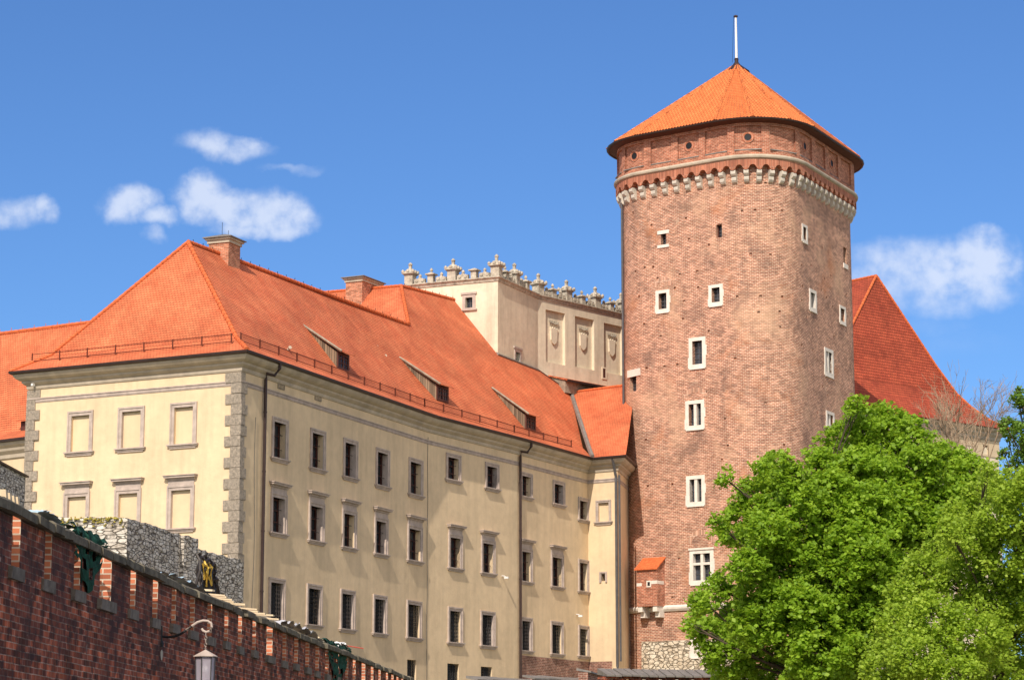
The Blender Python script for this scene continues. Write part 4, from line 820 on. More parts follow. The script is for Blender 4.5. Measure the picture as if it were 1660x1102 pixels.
def tall_finial(B, u, h=1.0, w_=.40):
    mb = MB(); mb.bbox(B, u - w_, u + w_, -w_ * 2 + .1, .1, ZA + .03, ZA + 1.0 * h); c = B.p(u, -w_ + .1, 0); z = ZA + 1.0 * h
    mb.bbox(B, u - w_ - .08, u + w_ + .08, -w_ * 2 + .02, .18, z, z + .1); mb.bbox(B, u - w_ - .18, u + w_ + .18, -w_ * 2 - .08, .28, z + .1, z + .2)
    q = [B.p(u + a, -w_ + .1 + b, z + .2) for a, b in ((-.52, .52), (.52, .52), (.52, -.52), (-.52, -.52))]; q2 = [B.p(u + a, -w_ + .1 + b, z + .62) for a, b in ((-.2, .2), (.2, .2), (.2, -.2), (-.2, -.2))]; mb.hexa(q, q2)
    for a in (-.5, 0, .5):
        for b in (-.5, 0, .5):
            if a or b: mb.lathe(B.p(u + a, -w_ + .1 + b, z + .3), [(.02, -.16), (.14, -.05), (.13, .1), (.03, .2)], 6)
    mb.bbox(B, u - .11, u + .11, -w_ - .01, -w_ + .21, z + .6, z + 1.0); mb.lathe(B.p(u, -w_ + .1, z + 1.05), [(.16, -.1), (.2, 0), (.12, .12), (.04, .2)], 8); return mb
def low_finial(B, u, ball=True):
    w_ = .27; mb = MB(); mb.bbox(B, u - w_, u + w_, -w_ * 2 + .06, .06, ZA + .03, ZA + .82); z = ZA + .82; mb.bbox(B, u - w_ - .16, u + w_ + .16, -w_ * 2 - .1, .22, z, z + .12)
    q = [B.p(u + a, -w_ + .06 + b, z + .12) for a, b in ((-.36, .36), (.36, .36), (.36, -.36), (-.36, -.36))]; q2 = [B.p(u + a, -w_ + .06 + b, z + .27) for a, b in ((-.1, .1), (.1, .1), (.1, -.1), (-.1, -.1))]; mb.hexa(q, q2)
    if ball: mb.lathe(B.p(u, -w_ + .06, z + .45), [(.06, -.2), (.06, -.12), (.13, -.06), (.15, .04), (.1, .16), (.03, .24)], 10)
    return mb
def scroll(B, u0, u1):
    mb = MB(); n_ = 14; c = (u0 + u1) / 2; w_ = (u1 - u0) / 2 - .02; top_ = []
    for i in range(n_ + 1): t = -1 + 2 * i / n_; top_.append((c + w_ * t, ZA + .2 + .36 * max(0, 1 - abs(t) * 1.4) ** .8 + .2 * abs(t) ** 3))
    for a, b in zip(top_, top_[1:]):
        q = lambda u, n, z: B.p(u, n, z); mb.hexa([q(a[0], -.05, ZA + .04), q(b[0], -.05, ZA + .04), q(b[0], -.3, ZA + .04), q(a[0], -.3, ZA + .04)], [q(a[0], -.05, a[1]), q(b[0], -.05, b[1]), q(b[0], -.3, b[1]), q(a[0], -.3, a[1])])
    for t in (-.55, .55): mb.tube([B.p(c + w_ * t, .0, ZA + .3), B.p(c + w_ * t, -.33, ZA + .3)], .13, 8)
    mb.lathe(B.p(c, -.17, ZA + .6), [(.05, -.1), (.12, .0), (.1, .08), (.02, .16)], 8); return mb
def sAx(x, y): return AP.hit(x, y)[0]
seqs = [(0, [(663, 'T'), (698, 'L'), (732.5, 'T'), (768, 'l'), (803, 'T')]), (1, [(821, 'L'), (838, 'T'), (855, 'L')]), (2, [(876, 'T'), (898, 'L'), (921.5, 'T'), (945, 'L'), (968, 'T'), (991, 'L'), (1010, 'T')])]
for i, items in seqs:
    B = Basis(AP.Q[i], AP.D[i]); pu = None; nrm = np.array([B.n[0], B.n[1]])
    for x, k_ in items:
        r_ = ray(x, 0); # plan intersection of the sight line with the parapet line
        r2 = ray(x, 460)[:2]; M_ = np.array([r2, -B.u]).T; t_, u = np.linalg.solve(M_, B.o + B.n * -.1)
        shrink(tall_finial(B, u) if k_ == 'T' else low_finial(B, u, k_ == 'L'), B, u, .78, .74).build('finial', 'finial', A)
        if pu is not None: scroll(B, pu + (.4), u - .4).build('scroll_parapet', 'finial', A)
        pu = u
# lean-to roof at the foot of the attic wall
s0 = AP.S[2] + .2; B = AP.basis(s0 + 1); zt = AP.hit(880, 606)[1] - .1; mb = MB(); Lw = 9.
mb.hexa([B.p(0, 1.5, zt - 1.3), B.p(Lw, 1.5, zt - 1.3), B.p(Lw, 0, zt - 1.3), B.p(0, 0, zt - 1.3)], [B.p(0, 1.5, zt - .42), B.p(Lw, 1.5, zt - .42), B.p(Lw, 0, zt - .02), B.p(0, 0, zt - .02)]); lt = mb.build('lean_to', 'wood', A)
mb = MB(); mb.hexa([B.p(-.1, 1.75, zt - .48), B.p(Lw, 1.75, zt - .48), B.p(Lw, 0, zt), B.p(-.1, 0, zt)], [B.p(-.1, 1.75, zt - .38), B.p(Lw, 1.75, zt - .38), B.p(Lw, 0, zt + .1), B.p(-.1, 0, zt + .1)]); mb.build('lean_to_roof', 'tile', lt)
mb = MB(); mb.bbox(B, -.1, Lw, 1.75, 1.85, zt - .56, zt - .4); mb.build('lean_to_gutter', 'gutter', lt)

# ================================================================== lower range at the left edge
H2 = atY(42, 712, 134)[2]; LP = Path([np.array([-29.81 - 20, 135.28 + 14.5]), np.array([-29.81, 135.28]), np.array([-26.6, 132.9])])
Lb = root('side_range', (-29.8, 135.3, 1.), 'lower cream range with broad orange roof and tiny dormer at the left edge', 'building')
mb = MB(); wall(mb, LP, -2, H2 - .3); mb.build('wall', 'cream', Lb)
mb = MB(); sweep(mb, LP, [(0, H2 - 1.1), (.1, H2 - 1.), (.12, H2 - .8), (.3, H2 - .6), (.34, H2 - .45), (.5, H2 - .3), (.55, H2 - .14), (0, H2 - .1)]); mb.build('cornice', 'cornice', Lb)
mb = MB(); sweep(mb, Path(list(LP.offset(.6))), [(-.08, H2 - .14), (.08, H2 - .12), (.1, H2 + .02), (-.08, H2)]); mb.build('gutter', 'gutter', Lb)
e_ = LP.offset(.65); inn = LP.offset(-.9); rz = atY(0, 541, 142)[2]; rA = np.array([*(LP.P[0] + np.array([4, 6.6])), rz]); r1 = atZ(0, 541, rz); r2 = atZ(150, 522, rz); rdir = (r2 - r1); rA = r1 - rdir * 3.2; rB = r2 + rdir * .8
mb = MB(); E0 = [np.array([*p, H2]) for p in e_]; I0 = [np.array([*p, H2 + .75]) for p in inn]
E0[2] = E0[1] + (E0[2] - E0[1]) * 1.0
mb.face([E0[0], E0[1], I0[1], I0[0]]); mb.face([E0[1], E0[2], I0[2], I0[1]]); mb.face([I0[0], I0[1], r1, rA]); mb.face([I0[1], I0[2], rB, r1]); mb.face([rA, rB, rB + np.array([3, 9, -9]), rA + np.array([3, 9, -9])]); mb.build('roof', 'tile', Lb)
mb = MB(); ridgetiles(mb, r1 - rdir * .4, rB, .13, .38); 
for k in range(9): p = r1 + rdir * k / 8; mb.tube([p, p + (0, 0, .28)], .018, 4)
mb.build('ridge_tiles', 'ridge', Lb)
nL = np.cross(I0[2] - I0[1], r1 - I0[1]); dp = onP(37, 702, I0[1], nL); mb = MB(); B = Basis(dp, LP.D[1]); z = dp[2]
mb.bbox(B, -.2, .75, -1.6, .0, z, z + .75); dm = mb.build('dormer', 'darkwood', Lb); mb = MB(); mb.hexa([B.p(-.35, .25, z + .66), B.p(.9, .25, z + .66), B.p(.9, -2.2, z + 1.35), B.p(-.35, -2.2, z + 1.35)], [B.p(-.35, .25, z + .75), B.p(.9, .25, z + .75), B.p(.9, -2.2, z + 1.44), B.p(-.35, -2.2, z + 1.44)]); mb.build('dormer_roof', 'tile', dm)

# ================================================================== steep-roofed tower house behind, on the right
HR = 27.65; cR = np.array([40.9, 190.0]); tv = np.array([-.77, -.64]) / np.hypot(.77, .64); iv = np.array([tv[1], -tv[0]]); iv = iv if iv[1] > 0 else -iv
def rp_(t, s_, z): q = cR + tv * t + iv * s_; return np.array([*q, z])
Rb = root('steep_roofed_house', (*cR, 1.), 'pale stone tower house with a steep flared red roof, behind the brick tower and trees', 'building')
WL = 22.5; zf = atY(1545, 640, 190.6)[2]; za_ = atY(1422, 447, rp_(9.9, 5.4, 0)[1])[2]
c4 = [rp_(0, 0, HR), rp_(WL, 0, HR), rp_(WL, 24, HR), rp_(0, 24, HR)]; fl = [rp_(3.3, 2.9, zf), rp_(WL - 3.6, 2.9, zf), rp_(WL - 3.6, 21, zf), rp_(3.3, 21, zf)]; ap = rp_(9.9, 5.4, za_); ap2 = rp_(9.9, 19, za_)
def midc(a, b, k, sag): m_ = a * (1 - k) + b * k; return m_ - np.array([0, 0, sag])
m1_ = [midc(c4[i], fl[i], .4, .42) for i in range(4)]; m2_ = [midc(c4[i], fl[i], .75, .32) for i in range(4)]; tp = [ap, ap, ap2, ap2]; up1 = [midc(fl[i], tp[i], .25, .22) for i in range(4)]
mb = MB(); rings_ = [c4, m1_, m2_, fl, up1]
for a, b in zip(rings_, rings_[1:]):
    for i in range(4): j = (i + 1) % 4; mb.face([a[j], a[i], b[i], b[j]])
mb.face([up1[1], up1[0], ap]); mb.face([up1[0], up1[3], ap2, ap]); mb.face([up1[2], up1[1], ap, ap2]); mb.face([up1[3], up1[2], ap2]); mb.face(c4); mb.build('roof', 'tile2', Rb)
mb = MB()
for i in (0, 1, 3):
    for a, b in zip([r_[i] for r_ in rings_] + [tp[i]], [r_[i] for r_ in rings_[1:]] + [tp[i]]):
        if np.linalg.norm(b - a) > .1: ridgetiles(mb, a + (0, 0, .03), b + (0, 0, .03), .12, .4)
ridgetiles(mb, ap, ap2, .13, .4); mb.build('hip_tiles', 'ridge', Rb)
q = [rp_(.8, .8, 0), rp_(WL - .8, .8, 0), rp_(WL - .8, 23.2, 0), rp_(.8, 23.2, 0)]; RP = Path([q[0], q[3], q[2], q[1]], True)
holesR = []
if RP.basis(.1).n @ (cR - v2(q[2])) < 0: RP = Path([q[0], q[1], q[2], q[3]], True)
for (x0, x1) in ((1572, 1582), (1598, 1605.5)):
    try:
        s0, zt = RP.hit(x0, 722); s1, _ = RP.hit(x1, 722); _, zb = RP.hit(x0, 736); holesR.append((min(s0, s1), max(s0, s1), zb, zt, .5))
    except ValueError: pass
mb = MB(); wall(mb, RP, -2, HR - 1.55, [], backs=True); zr_ = RP.hit(1600, 734)[1]
mbu = MB(); RPu = Path(list(RP.offset(.03)), True)
mb.build('wall', 'attic', Rb); mb = MB(); wall(mb, Path(list(RP.offset(.06)), True), zr_, HR - .2, holesR, backs=True); mb.build('upper_wall', 'beige', Rb)
mb = MB(); sweep(mb, RP, [(.06, HR - 1.0), (.14, HR - .9), (.16, HR - .7), (.35, HR - .5), (.38, HR - .35), (.6, HR - .2), (.7, HR - .06), (0, HR - .03)]); mb.build('cornice', 'grey', Rb)

# ================================================================== foreground brick rampart with embrasures
ZC = 3.28
WPts = [(-6.45, 16.), (-6.30, 22.), (-6.14, 28.), (-6.05, 32.3), (-5.93, 36.6), (-5.68, 42.8), (-5.32, 49.6), (-4.90, 57.6), (-4.20, 69.0), (-3.38, 83.7)]
FW = Path(WPts)     # line of the coping's front edge; the wall face lies 9 cm behind
FF = Path(list(FW.offset(-.09)))
RW = root('brick_rampart', (-6.1, 30, -1.7), 'dark red brick rampart wall with narrow slots and mossy stone coping in the foreground', 'wall')
zsill = ZC * .772; zslot = ZC - .13
spx = [27, 79, 126, 172, 216, 252, 282, 312, 340, 367, 389, 412, 437, 461, 480, 498, 514, 530, 547, 562, 574, 589, 603, 615, 627, 636, 644, 652, 659, 665]
def s_at(x):
    for yy in (803 + .443 * x + 40,):
        return FF.hit(x, yy)[0]
sl_ = [s_at(x) for x in spx]; sl_ = [sl_[0] - 9.2, sl_[0] - 7.6, sl_[0] - 6.1, sl_[0] - 4.6, sl_[0] - 3.1, sl_[0] - 1.55] + sl_
sw = [(.46 if k_ < 18 else .62) + random.uniform(-.05, .05) for k_ in range(len(sl_))]
for i, x in enumerate(spx):
    if x in (172, 437, 589): sw[i + 6] = .85
mb = MB(); TH = .5; jb = MB()
wall(mb, FF, -1.9, zsill - .12); FB = Path(list(FF.offset(-.75)))
Lend = FF.S[-1]; edges = [0.]
for c_, w_ in zip(sl_, sw): edges += [c_ - w_ / 2, c_ + w_ / 2]
edges.append(Lend)
mer = []
for i in range(0, len(edges), 2):
    a, b = edges[i], edges[i + 1]
    if b - a < .1: continue
    pts = sorted({a, b} | {s_ for s_ in FF.S if a < s_ < b}); B = FF.basis((a + b) / 2)
    for p, q in zip(pts, pts[1:]):
        P, Q = FF.pos(p), FF.pos(q - 1e-6); mb.face([(*P, zsill - .12), (*Q, zsill - .12), (*Q, zslot), (*P, zslot)], [(p, zsill - .12), (q, zsill - .12), (q, zslot), (p, zslot)])
    P, Q = FF.pos(a), FF.pos(b - 1e-6); Pi = P - B.n * TH; Qi = Q - B.n * TH; zt_ = ZC - .012; z0_ = zsill - .12
    jo = .13 * (i % 4 == 0); jb = MB(); jb.face([(*Pi, z0_), (*P, z0_), (*P, zt_), (*Pi, zt_)], [(jo - TH, z0_), (jo, z0_), (jo, zt_), (jo - TH, zt_)]); jb.build('slot_jamb', 'litbrick', RW)
    mb.face([(*Q, z0_), (*Qi, z0_), (*Qi, zt_), (*Q, zt_)], [(.06, z0_), (.06 + TH, z0_), (.06 + TH, zt_), (.06, zt_)]); mb.face([(*Qi, z0_), (*Pi, z0_), (*Pi, zt_), (*Qi, zt_)]); mb.face([(*P, zt_), (*Q, zt_), (*Qi, zt_), (*Pi, zt_)])
# lower, thicker back part of the wall seen through the slots, and its end
Ib = FF.offset(-.25); Bb = FF.offset(-.8); zl = zsill - .08
for i in range(len(Ib) - 1):
    s0, s1 = FF.S[i], FF.S[i + 1]
    mb.face([(*Ib[i], zsill - .2), (*Ib[i + 1], zsill - .2), (*Ib[i + 1], zl), (*Ib[i], zl)], [(s0, zsill - .2), (s1, zsill - .2), (s1, zl), (s0, zl)]); mb.face([(*Ib[i], zl), (*Ib[i + 1], zl), (*Bb[i + 1], zl), (*Bb[i], zl)]); mb.face([(*Bb[i + 1], -1.9), (*Bb[i], -1.9), (*Bb[i], zl), (*Bb[i + 1], zl)], [(s1, -1.9), (s0, -1.9), (s0, zl), (s1, zl)])
mb.face([(*FF.P[-1], -1.9), (*Bb[-1], -1.9), (*Bb[-1], zl), (*FF.P[-1], zl)]); mb.build('wall_face', 'wallbrick', RW)
for c_, w_ in zip(sl_, sw):
    B = FF.basis(c_); mb = MB(); e = random.uniform(-.015, .015); hw = w_ / 2 + .16; r1_, r2_ = random.uniform(.03, .07), random.uniform(.03, .07)
    mb.hexa([B.p(-hw, r1_, zsill - .15 + e), B.p(hw, r2_, zsill - .15 + e), B.p(hw, -.22, zsill - .14), B.p(-hw, -.22, zsill - .14)], [B.p(-hw + .01, r1_ + .01, zsill + e), B.p(hw - .02, r2_, zsill + .01 + e), B.p(hw, -.22, zsill + .02), B.p(-hw, -.22, zsill + .02)]); mb.build('slot_sill', 'sillstone', RW)
mb = MB(); s_ = .05
while s_ < Lend - .2:     # coping stones, each a little askew
    L = random.choice([.62, .8, .95, 1.1, .9]); L = min(L, Lend - s_); B = FW.basis(s_ + L / 2); e = random.uniform(-.02, .02); f_ = random.choice([.03, .02, -.05, .04, 0.]) + .02; t0, t1 = random.uniform(-.015, .02), random.uniform(-.015, .02); g = .006; hL = L / 2 - g; ch = .035
    mb.hexa([B.p(-hL, f_, ZC - .14 + t0), B.p(hL, f_ + e, ZC - .14 + t1), B.p(hL, -.10, ZC - .12), B.p(-hL, -.10, ZC - .12)], [B.p(-hL, f_, ZC - ch + t0), B.p(hL, f_ + e, ZC - ch + t1), B.p(hL, -.10, ZC + .0), B.p(-hL, -.10, ZC + .0)])
    mb.hexa([B.p(-hL, f_, ZC - ch + t0), B.p(hL, f_ + e, ZC - ch + t1), B.p(hL, -.10, ZC), B.p(-hL, -.10, ZC)], [B.p(-hL + .02, f_ - .06, ZC + t0 + .01), B.p(hL - .02, f_ - .07 + e, ZC + t1 + .01), B.p(hL - .02, -.10, ZC + .03), B.p(-hL + .02, -.10, ZC + .03)])
    s_ += L
mb.build('coping', 'copdark', RW)
# loose things lying on the wall head
def top_at(x, back=-.25): # position on the wall head seen above pixel column x
    s_ = s_at(x); B = FF.basis(s_); return B
for i, (x, l, u, h) in enumerate([(4, .35, 0, .06), (10, .3, 0, .08), (19, .6, 0, .10), (30, .25, 0, .12), (36, .22, 0, .1), (42, .2, 0, .09), (48, .2, 0, .1)]):
    B = top_at(x); mb = MB(); mb.hexa([B.p(-.05, -.55, ZC + .06), B.p(.05, -.55, ZC + .06), B.p(.05, -.1 - l * .2, ZC + .07), B.p(-.05, -.1 - l * .2, ZC + .07)], [B.p(-.05, -.5, ZC + .12 + h), B.p(.05, -.5, ZC + .12 + h), B.p(.05, -.12 - l * .2, ZC + .12 + h), B.p(-.05, -.12 - l * .2, ZC + .12 + h)])
    tag(mb.build('wooden_block', 'plank'), 'small pale wooden block standing on the coping near the left edge', 'block', 'pale blocks on the rampart top')
for i, (x, rot) in enumerate([(344, .25), (358, -.2), (366, .1), (374, -.1), (382, .15), (390, 0), (398, .2), (409, -.2), (419, .15), (428, 0), (437, .12), (445, -.15), (520, .1)]):
    B = top_at(x); mb = MB(); L = random.uniform(.5, .75); a0 = rot
    def q(u, n, z): return B.p(u * math.cos(a0) - n * math.sin(a0), -.28 + u * math.sin(a0) + n * math.cos(a0), z)
    z0 = ZC + .08 + random.uniform(0, .04); mb.hexa([q(-.06, L / 2, z0), q(.06, L / 2, z0), q(.06, -L / 2, z0 + .05), q(-.06, -L / 2, z0 + .05)], [q(-.06, L / 2, z0 + .035), q(.06, L / 2, z0 + .035), q(.06, -L / 2, z0 + .085), q(-.06, -L / 2, z0 + .085)])
    tag(mb.build('plank', 'plank'), 'short pale plank laid across the rampart coping', 'plank', 'short planks across the rampart coping')
def sheet(name, m_, x0, x1, y_, wd, label, cat, amp=.05, lift=.1, n0=-.6, drop=0.):
    sa, sb = s_at(x0), s_at(x1); NU, NV = 40, 8; mb = MB(); G = []
    for i in range(NU + 1):
        s_ = sa + (sb - sa) * i / NU; B = FF.basis(s_); row = []
        for j in range(NV + 1):
            n = n0 + wd * j / NV; env = math.sin(math.pi * i / NU) ** .5
            row.append(B.p(random.uniform(-.02, .02), n + .03 * math.sin(i * 1.1 + j), ZC + lift * env + amp * env * (math.sin(i * .9 + j * 1.3) + random.uniform(-.6, .6)) - drop * max(0, (j - NV * .6)) / NV))
        G.append(row)
    for i in range(NU):
        for j in range(NV): mb.face([G[i][j], G[i][j + 1], G[i + 1][j + 1], G[i + 1][j]])
    o = mb.build(name, m_, smooth=True); tag(o, label, cat); return o
sheet('plastic_sheet', 'tarp', 262, 345, 0, .55, 'pale blue plastic sheet crumpled on the rampart coping before the rough stone wall', 'sheet', .035, .16)
sheet('plastic_sheet', 'tarp', 60, 102, 0, .6, 'grey blue plastic sheet folded to a peak on the coping, below the cream wall', 'sheet', .015, .16)
sheet('cloth_sheet', 'cloth', 452, 522, 0, .6, 'grey cloth heap lying along the coping under the lowest window row', 'cloth', .06, .22)
sheet('cloth_sheet', 'white', 555, 572, 0, .5, 'small white cloth bundle at the far end of the rampart', 'cloth', .03, .28)
def netting(x0, x1, label, hang, seed):
    random.seed(seed); sa, sb = s_at(x0), s_at(x1); mb = MB(); NU, NV = 26, 16; G = []
    for i in range(NU + 1):
        t = i / NU; s_ = sa + (sb - sa) * t; B = FF.basis(s_); row = []; hg = hang * (math.sin(math.pi * min(1, max(0, t * 1.15 - .05))) ** 1.2 + .12)
        for j in range(NV + 1):
            v = j / NV
            if v < .4: n, z = -.5 + v / .4 * .53, ZC + .13 + .03 * math.sin(i + j) + .02
            else: n, z = .035 + .03 * math.sin(i * 1.3), ZC + .1 - hg * (v - .4) / .6
            row.append(B.p(.05 * math.sin(j * .8 + i), n + random.uniform(-.01, .015), z + random.uniform(-.01, .01)))
        G.append(row)
    for i in range(NU):
        for j in range(NV):
            if random.random() > .25: mb.face([G[i][j], G[i + 1][j], G[i + 1][j + 1], G[i][j + 1]])
    tag(mb.build('green_netting', 'net'), label, 'netting')
netting(112, 168, 'torn dark green netting draped over the coping and first embrasures, left', .75, 3)
netting(526, 566, 'green netting hanging over the coping near the far end of the rampart', 1.0, 4)
s_ = s_at(378); B = FF.basis(s_); random.seed(5); mb = MB()
for k in range(26):
    u0 = random.uniform(-1.1, .8); top = .8 + random.uniform(-.2, .18) - .25 * max(0, u0); u1 = u0 + random.uniform(.1, .9); pts = [B.p(u0 + (u1 - u0) * t, -.55 + random.uniform(-.06, .06), ZC + .05 + top * math.sin(math.pi * min(1, t * .95 + .03)) ** .6) for t in np.linspace(0, 1, 9)]; mb.tube(pts, random.uniform(.018, .035), 5)
cb = root('cable_heap', (*B.p(0, -.55, ZC)[:2], ZC), 'heap of black cables and yellow straps on the rampart, before the corner of the palace', 'cable heap')
mb.build('cables', 'cable', cb); mb = MB()
for k in range(3):
    u0 = random.uniform(-1.1, .2); pts = [B.p(u0 + random.uniform(-.15, .15) + .5 * t, -.5 + random.uniform(-.05, .05), ZC + .85 * math.sin(math.pi * (.12 + .8 * t)) ** .5 + random.uniform(-.06, .06)) for t in np.linspace(0, 1, 7)]; mb.tube(pts, .024, 5)
mb.build('straps', 'yellow', cb)
B = FF.basis(s_at(455)); Bq = FF.basis(s_at(555)); mb = MB(); mb.tube([B.p(0, -.55, ZC + .26), (B.p(0, -.5, ZC + .3) + Bq.p(0, -.5, ZC + .2)) / 2, Bq.p(0, -.5, ZC + .22)], .045, 6); tag(mb.build('wooden_pole', 'plank'), 'long thin wooden pole lying along the far coping above the cloth', 'pole')
B = FF.basis(s_at(566)); mb = MB(); mb.tube([B.p(.0, -.3, ZC + .2), B.p(.7, -.2, ZC + .26), B.p(1.5, .2, ZC + .22)], .014, 4); tag(mb.build('red_tape', 'redtape'), 'strip of red tape sticking out beyond the white bundle', 'tape')
# wall lantern on its scrolled bracket
sm, zm = FF.hit(261, 1031); B = FF.basis(sm); 
def lp(x, y): # point in the vertical plane square to the wall through the bracket
    n3 = np.array([B.u[0], B.u[1], 0]); return onP(x, y, np.array([*B.o, 0]), n3)
LN = root('wall_lantern', (*B.o, zm), 'six sided grey metal lantern with frosted glass hanging from a scrolled bracket on the rampart', 'lantern')
hook = lp(334, 1023.5)
arm = [lp(262, 1031), lp(272, 1032), lp(283, 1031), lp(293, 1027), lp(302, 1021)]; arm2 = [lp(302, 1021), lp(311, 1014), lp(320, 1008), lp(329, 1005.3), lp(337, 1006), lp(342.5, 1010), lp(343.3, 1016), lp(340, 1022), lp(334, 1024), lp(329, 1021.5), lp(327, 1018)]
mb = MB(); mb.tube(arm + arm2[1:2], .021, 8); mb.tube([lp(261, 1014), lp(261, 1046)], .03, 6); mb.lathe(lp(260, 1046), [(.05, -.02), (.06, .04), (.03, .1)], 8); br = mb.build('bracket', 'iron', LN, True)
mb = MB(); mb.tube(arm2, .021, 8); mb.build('scroll', 'pinkstone', LN, True)
mb = MB(); zt = hook[2] - .02; zb = lp(334, 1052)[2]; nl = 5
for k in range(nl):
    z0 = zt + (zb - zt) * k / nl; z1 = zt + (zb - zt) * (k + 1.15) / nl; c = np.array([hook[0], hook[1], (z0 + z1) / 2]); hh = (z0 - z1) / 2; ax = np.array([1., 0, 0]) if k % 2 else np.array([0.3, .95, 0.])
    mb.tube([c + ax * .018 * math.cos(t) + np.array([0, 0, hh * math.sin(t)]) for t in np.linspace(0, 2 * math.pi, 9)], .006, 5, False)
mb.build('chain', 'pinkstone', LN, True)
cx0, cy0 = hook[0], hook[1]; zt = zb; zr2 = lp(334, 1064)[2]; zbot = zr2 - .56; rw = .205
def hexr(r, z, o_=.26): return [(cx0 + r * math.cos(o_ + i * math.pi / 3), cy0 + r * math.sin(o_ + i * math.pi / 3), z) for i in range(6)]
mb = MB(); a = hexr(rw, zr2); a2 = hexr(rw, zr2 + .012)
for i in range(6): j = (i + 1) % 6; mb.face([a[i], a[j], a2[j], a2[i]]); mb.face([a2[i], a2[j], (cx0, cy0, zt)])
mb.face(a[::-1]); mb.build('lantern_roof', 'pinkstone', LN)
mb = MB(); t_ = hexr(.165, zr2); b_ = hexr(.145, zbot)
for i in range(6): mb.tube([t_[i], b_[i]], .011, 4)
for ring_ in (t_, b_):
    for i in range(6): mb.tube([ring_[i], ring_[(i + 1) % 6]], .011, 4)
mb.lathe((cx0, cy0, zbot), [(.15, 0), (.09, -.06), (.03, -.1), (.03, -.14), (.01, -.17)], 6); mb.build('lantern_frame', 'pipe', LN)
mb = MB(); t_ = hexr(.158, zr2 - .004); b_ = hexr(.139, zbot + .004)
for i in range(6): j = (i + 1) % 6; mb.face([b_[i], b_[j], t_[j], t_[i]])
mb.build('glass_panes', 'frost', LN)
mb = MB(); mb.lathe((cx0, cy0, zr2 - .2), [(.02, .12), (.03, .07), (.055, .0), (.05, -.05), (.02, -.08)], 12); mb.build('bulb', 'white', LN, True)
# small cement patch on the wall below the bracket
sp_, zp_ = FF.hit(261, 1061); B = FF.basis(sp_)
mb = MB(); mb.face([B.p(.11 * math.cos(t) * (1 + .2 * math.sin(3 * t)), .012, zp_ + .09 * math.sin(t)) for t in np.linspace(0, 2 * math.pi, 12, endpoint=False)]); mb.build('cement_patch', 'grey', RW)

# ================================================================== rough limestone walls between rampart and palace
zL = 8.096
LW = root('limestone_wall', (-12.3, 76, 0), 'rough pale limestone wall with yellow lichen on top, in front of the cream palace corner', 'wall')
def rough(path, z0, z1, thick, m_, name, parent, amp=.05, ntop=True):
    mb = MB(); n = int(path.S[-1] / .25); ss = np.linspace(0, path.S[-1] - 1e-6, n + 1); tops = [z1 + random.uniform(-amp, amp * .5) for _ in ss]; offs = [random.uniform(-.02, .03) for _ in ss]
    for i in range(n):
        a, b = path.pos(ss[i], offs[i]), path.pos(ss[i + 1], offs[i + 1]); ai, bi = path.pos(ss[i], -thick), path.pos(ss[i + 1], -thick)
        mb.face([(*a, z0), (*b, z0), (*b, tops[i + 1]), (*a, tops[i])], [(ss[i], z0), (ss[i + 1], z0), (ss[i + 1], tops[i + 1]), (ss[i], tops[i])]); mb.face([(*a, tops[i]), (*b, tops[i + 1]), (*bi, tops[i + 1]), (*ai, tops[i])]); mb.face([(*bi, z0), (*ai, z0), (*ai, tops[i]), (*bi, tops[i + 1])])
    for s_, t_ in ((0, tops[0]), (path.S[-1] - 1e-6, tops[-1])):
        p, q = path.pos(s_, 0), path.pos(s_, -thick); mb.face([(*p, z0), (*q, z0), (*q, t_), (*p, t_)])
    return mb.build(name, m_, parent)
pa = atZ(130, 838, zL); pb = atZ(207, 838, zL); pc_ = atZ(293, 866, zL); pd = atZ(316, 871, zL); z2 = zL - .36; pe = atZ(316, 887, z2); pf = atZ(360, 898, z2); pg = atZ(400, 909, z2)
rough(Path([v2(pa) + (v2(pa) - v2(pb)) * 1.5, v2(pb), v2(pc_)]), -1, zL, .6, 'limestone', 'front_section', LW)
dq = v2(pd) - v2(pc_); nn_ = np.array([dq[1], -dq[0]]) / np.linalg.norm(dq); rough(Path([v2(pc_) + nn_ * .14, v2(pd) + nn_ * .14]), -1, zL - .03, .7, 'limestone', 'pier', LW)
rough(Path([v2(pd) + nn_ * .02, v2(pd) + (v2(pg) - v2(pe)) * .95]), -1, z2, .6, 'limestone', 'rear_section', LW)
mb = MB(); P0_, P1_ = v2(pa) + (v2(pa) - v2(pb)) * 1.2, v2(pb); B = Basis(P0_, P1_ - P0_); Lm = np.linalg.norm(P1_ - P0_)
for k in range(160): u = random.uniform(.1, Lm - .1); z = zL + .02 - abs(random.gauss(0, .14)); mb.lathe(B.p(u, .02 if z < zL - .03 else random.uniform(-.4, .02), z), [(random.uniform(.02, .07), -.025), (.02, .02)], 5)
mb.build('lichen', 'moss', LW)
zW2 = 11.32; W2 = root('capped_stone_wall', (-18.7, 85, 0), 'shaded grey stone wall with a dark capping, at the far left below the side range', 'wall')
qa, qb = atZ(0, 747, zW2), atZ(41, 769, zW2); dq = v2(qb) - v2(qa); Pq = Path([v2(qa) - dq * 2.2, v2(qb)]); rough(Pq, -1, zW2 - .08, .7, 'limestone', 'stone_face', W2, .01)
mb = MB(); sweep(mb, Path([v2(qa) - dq * 2.2, v2(qb) + dq * .04]), [(.1, zW2 - .1), (.12, zW2 - .04), (-.3, zW2 + .12), (-.8, zW2 - .04), (-.8, zW2 - .1), (.1, zW2 - .1)]); mb.build('capping', 'gutter', W2)

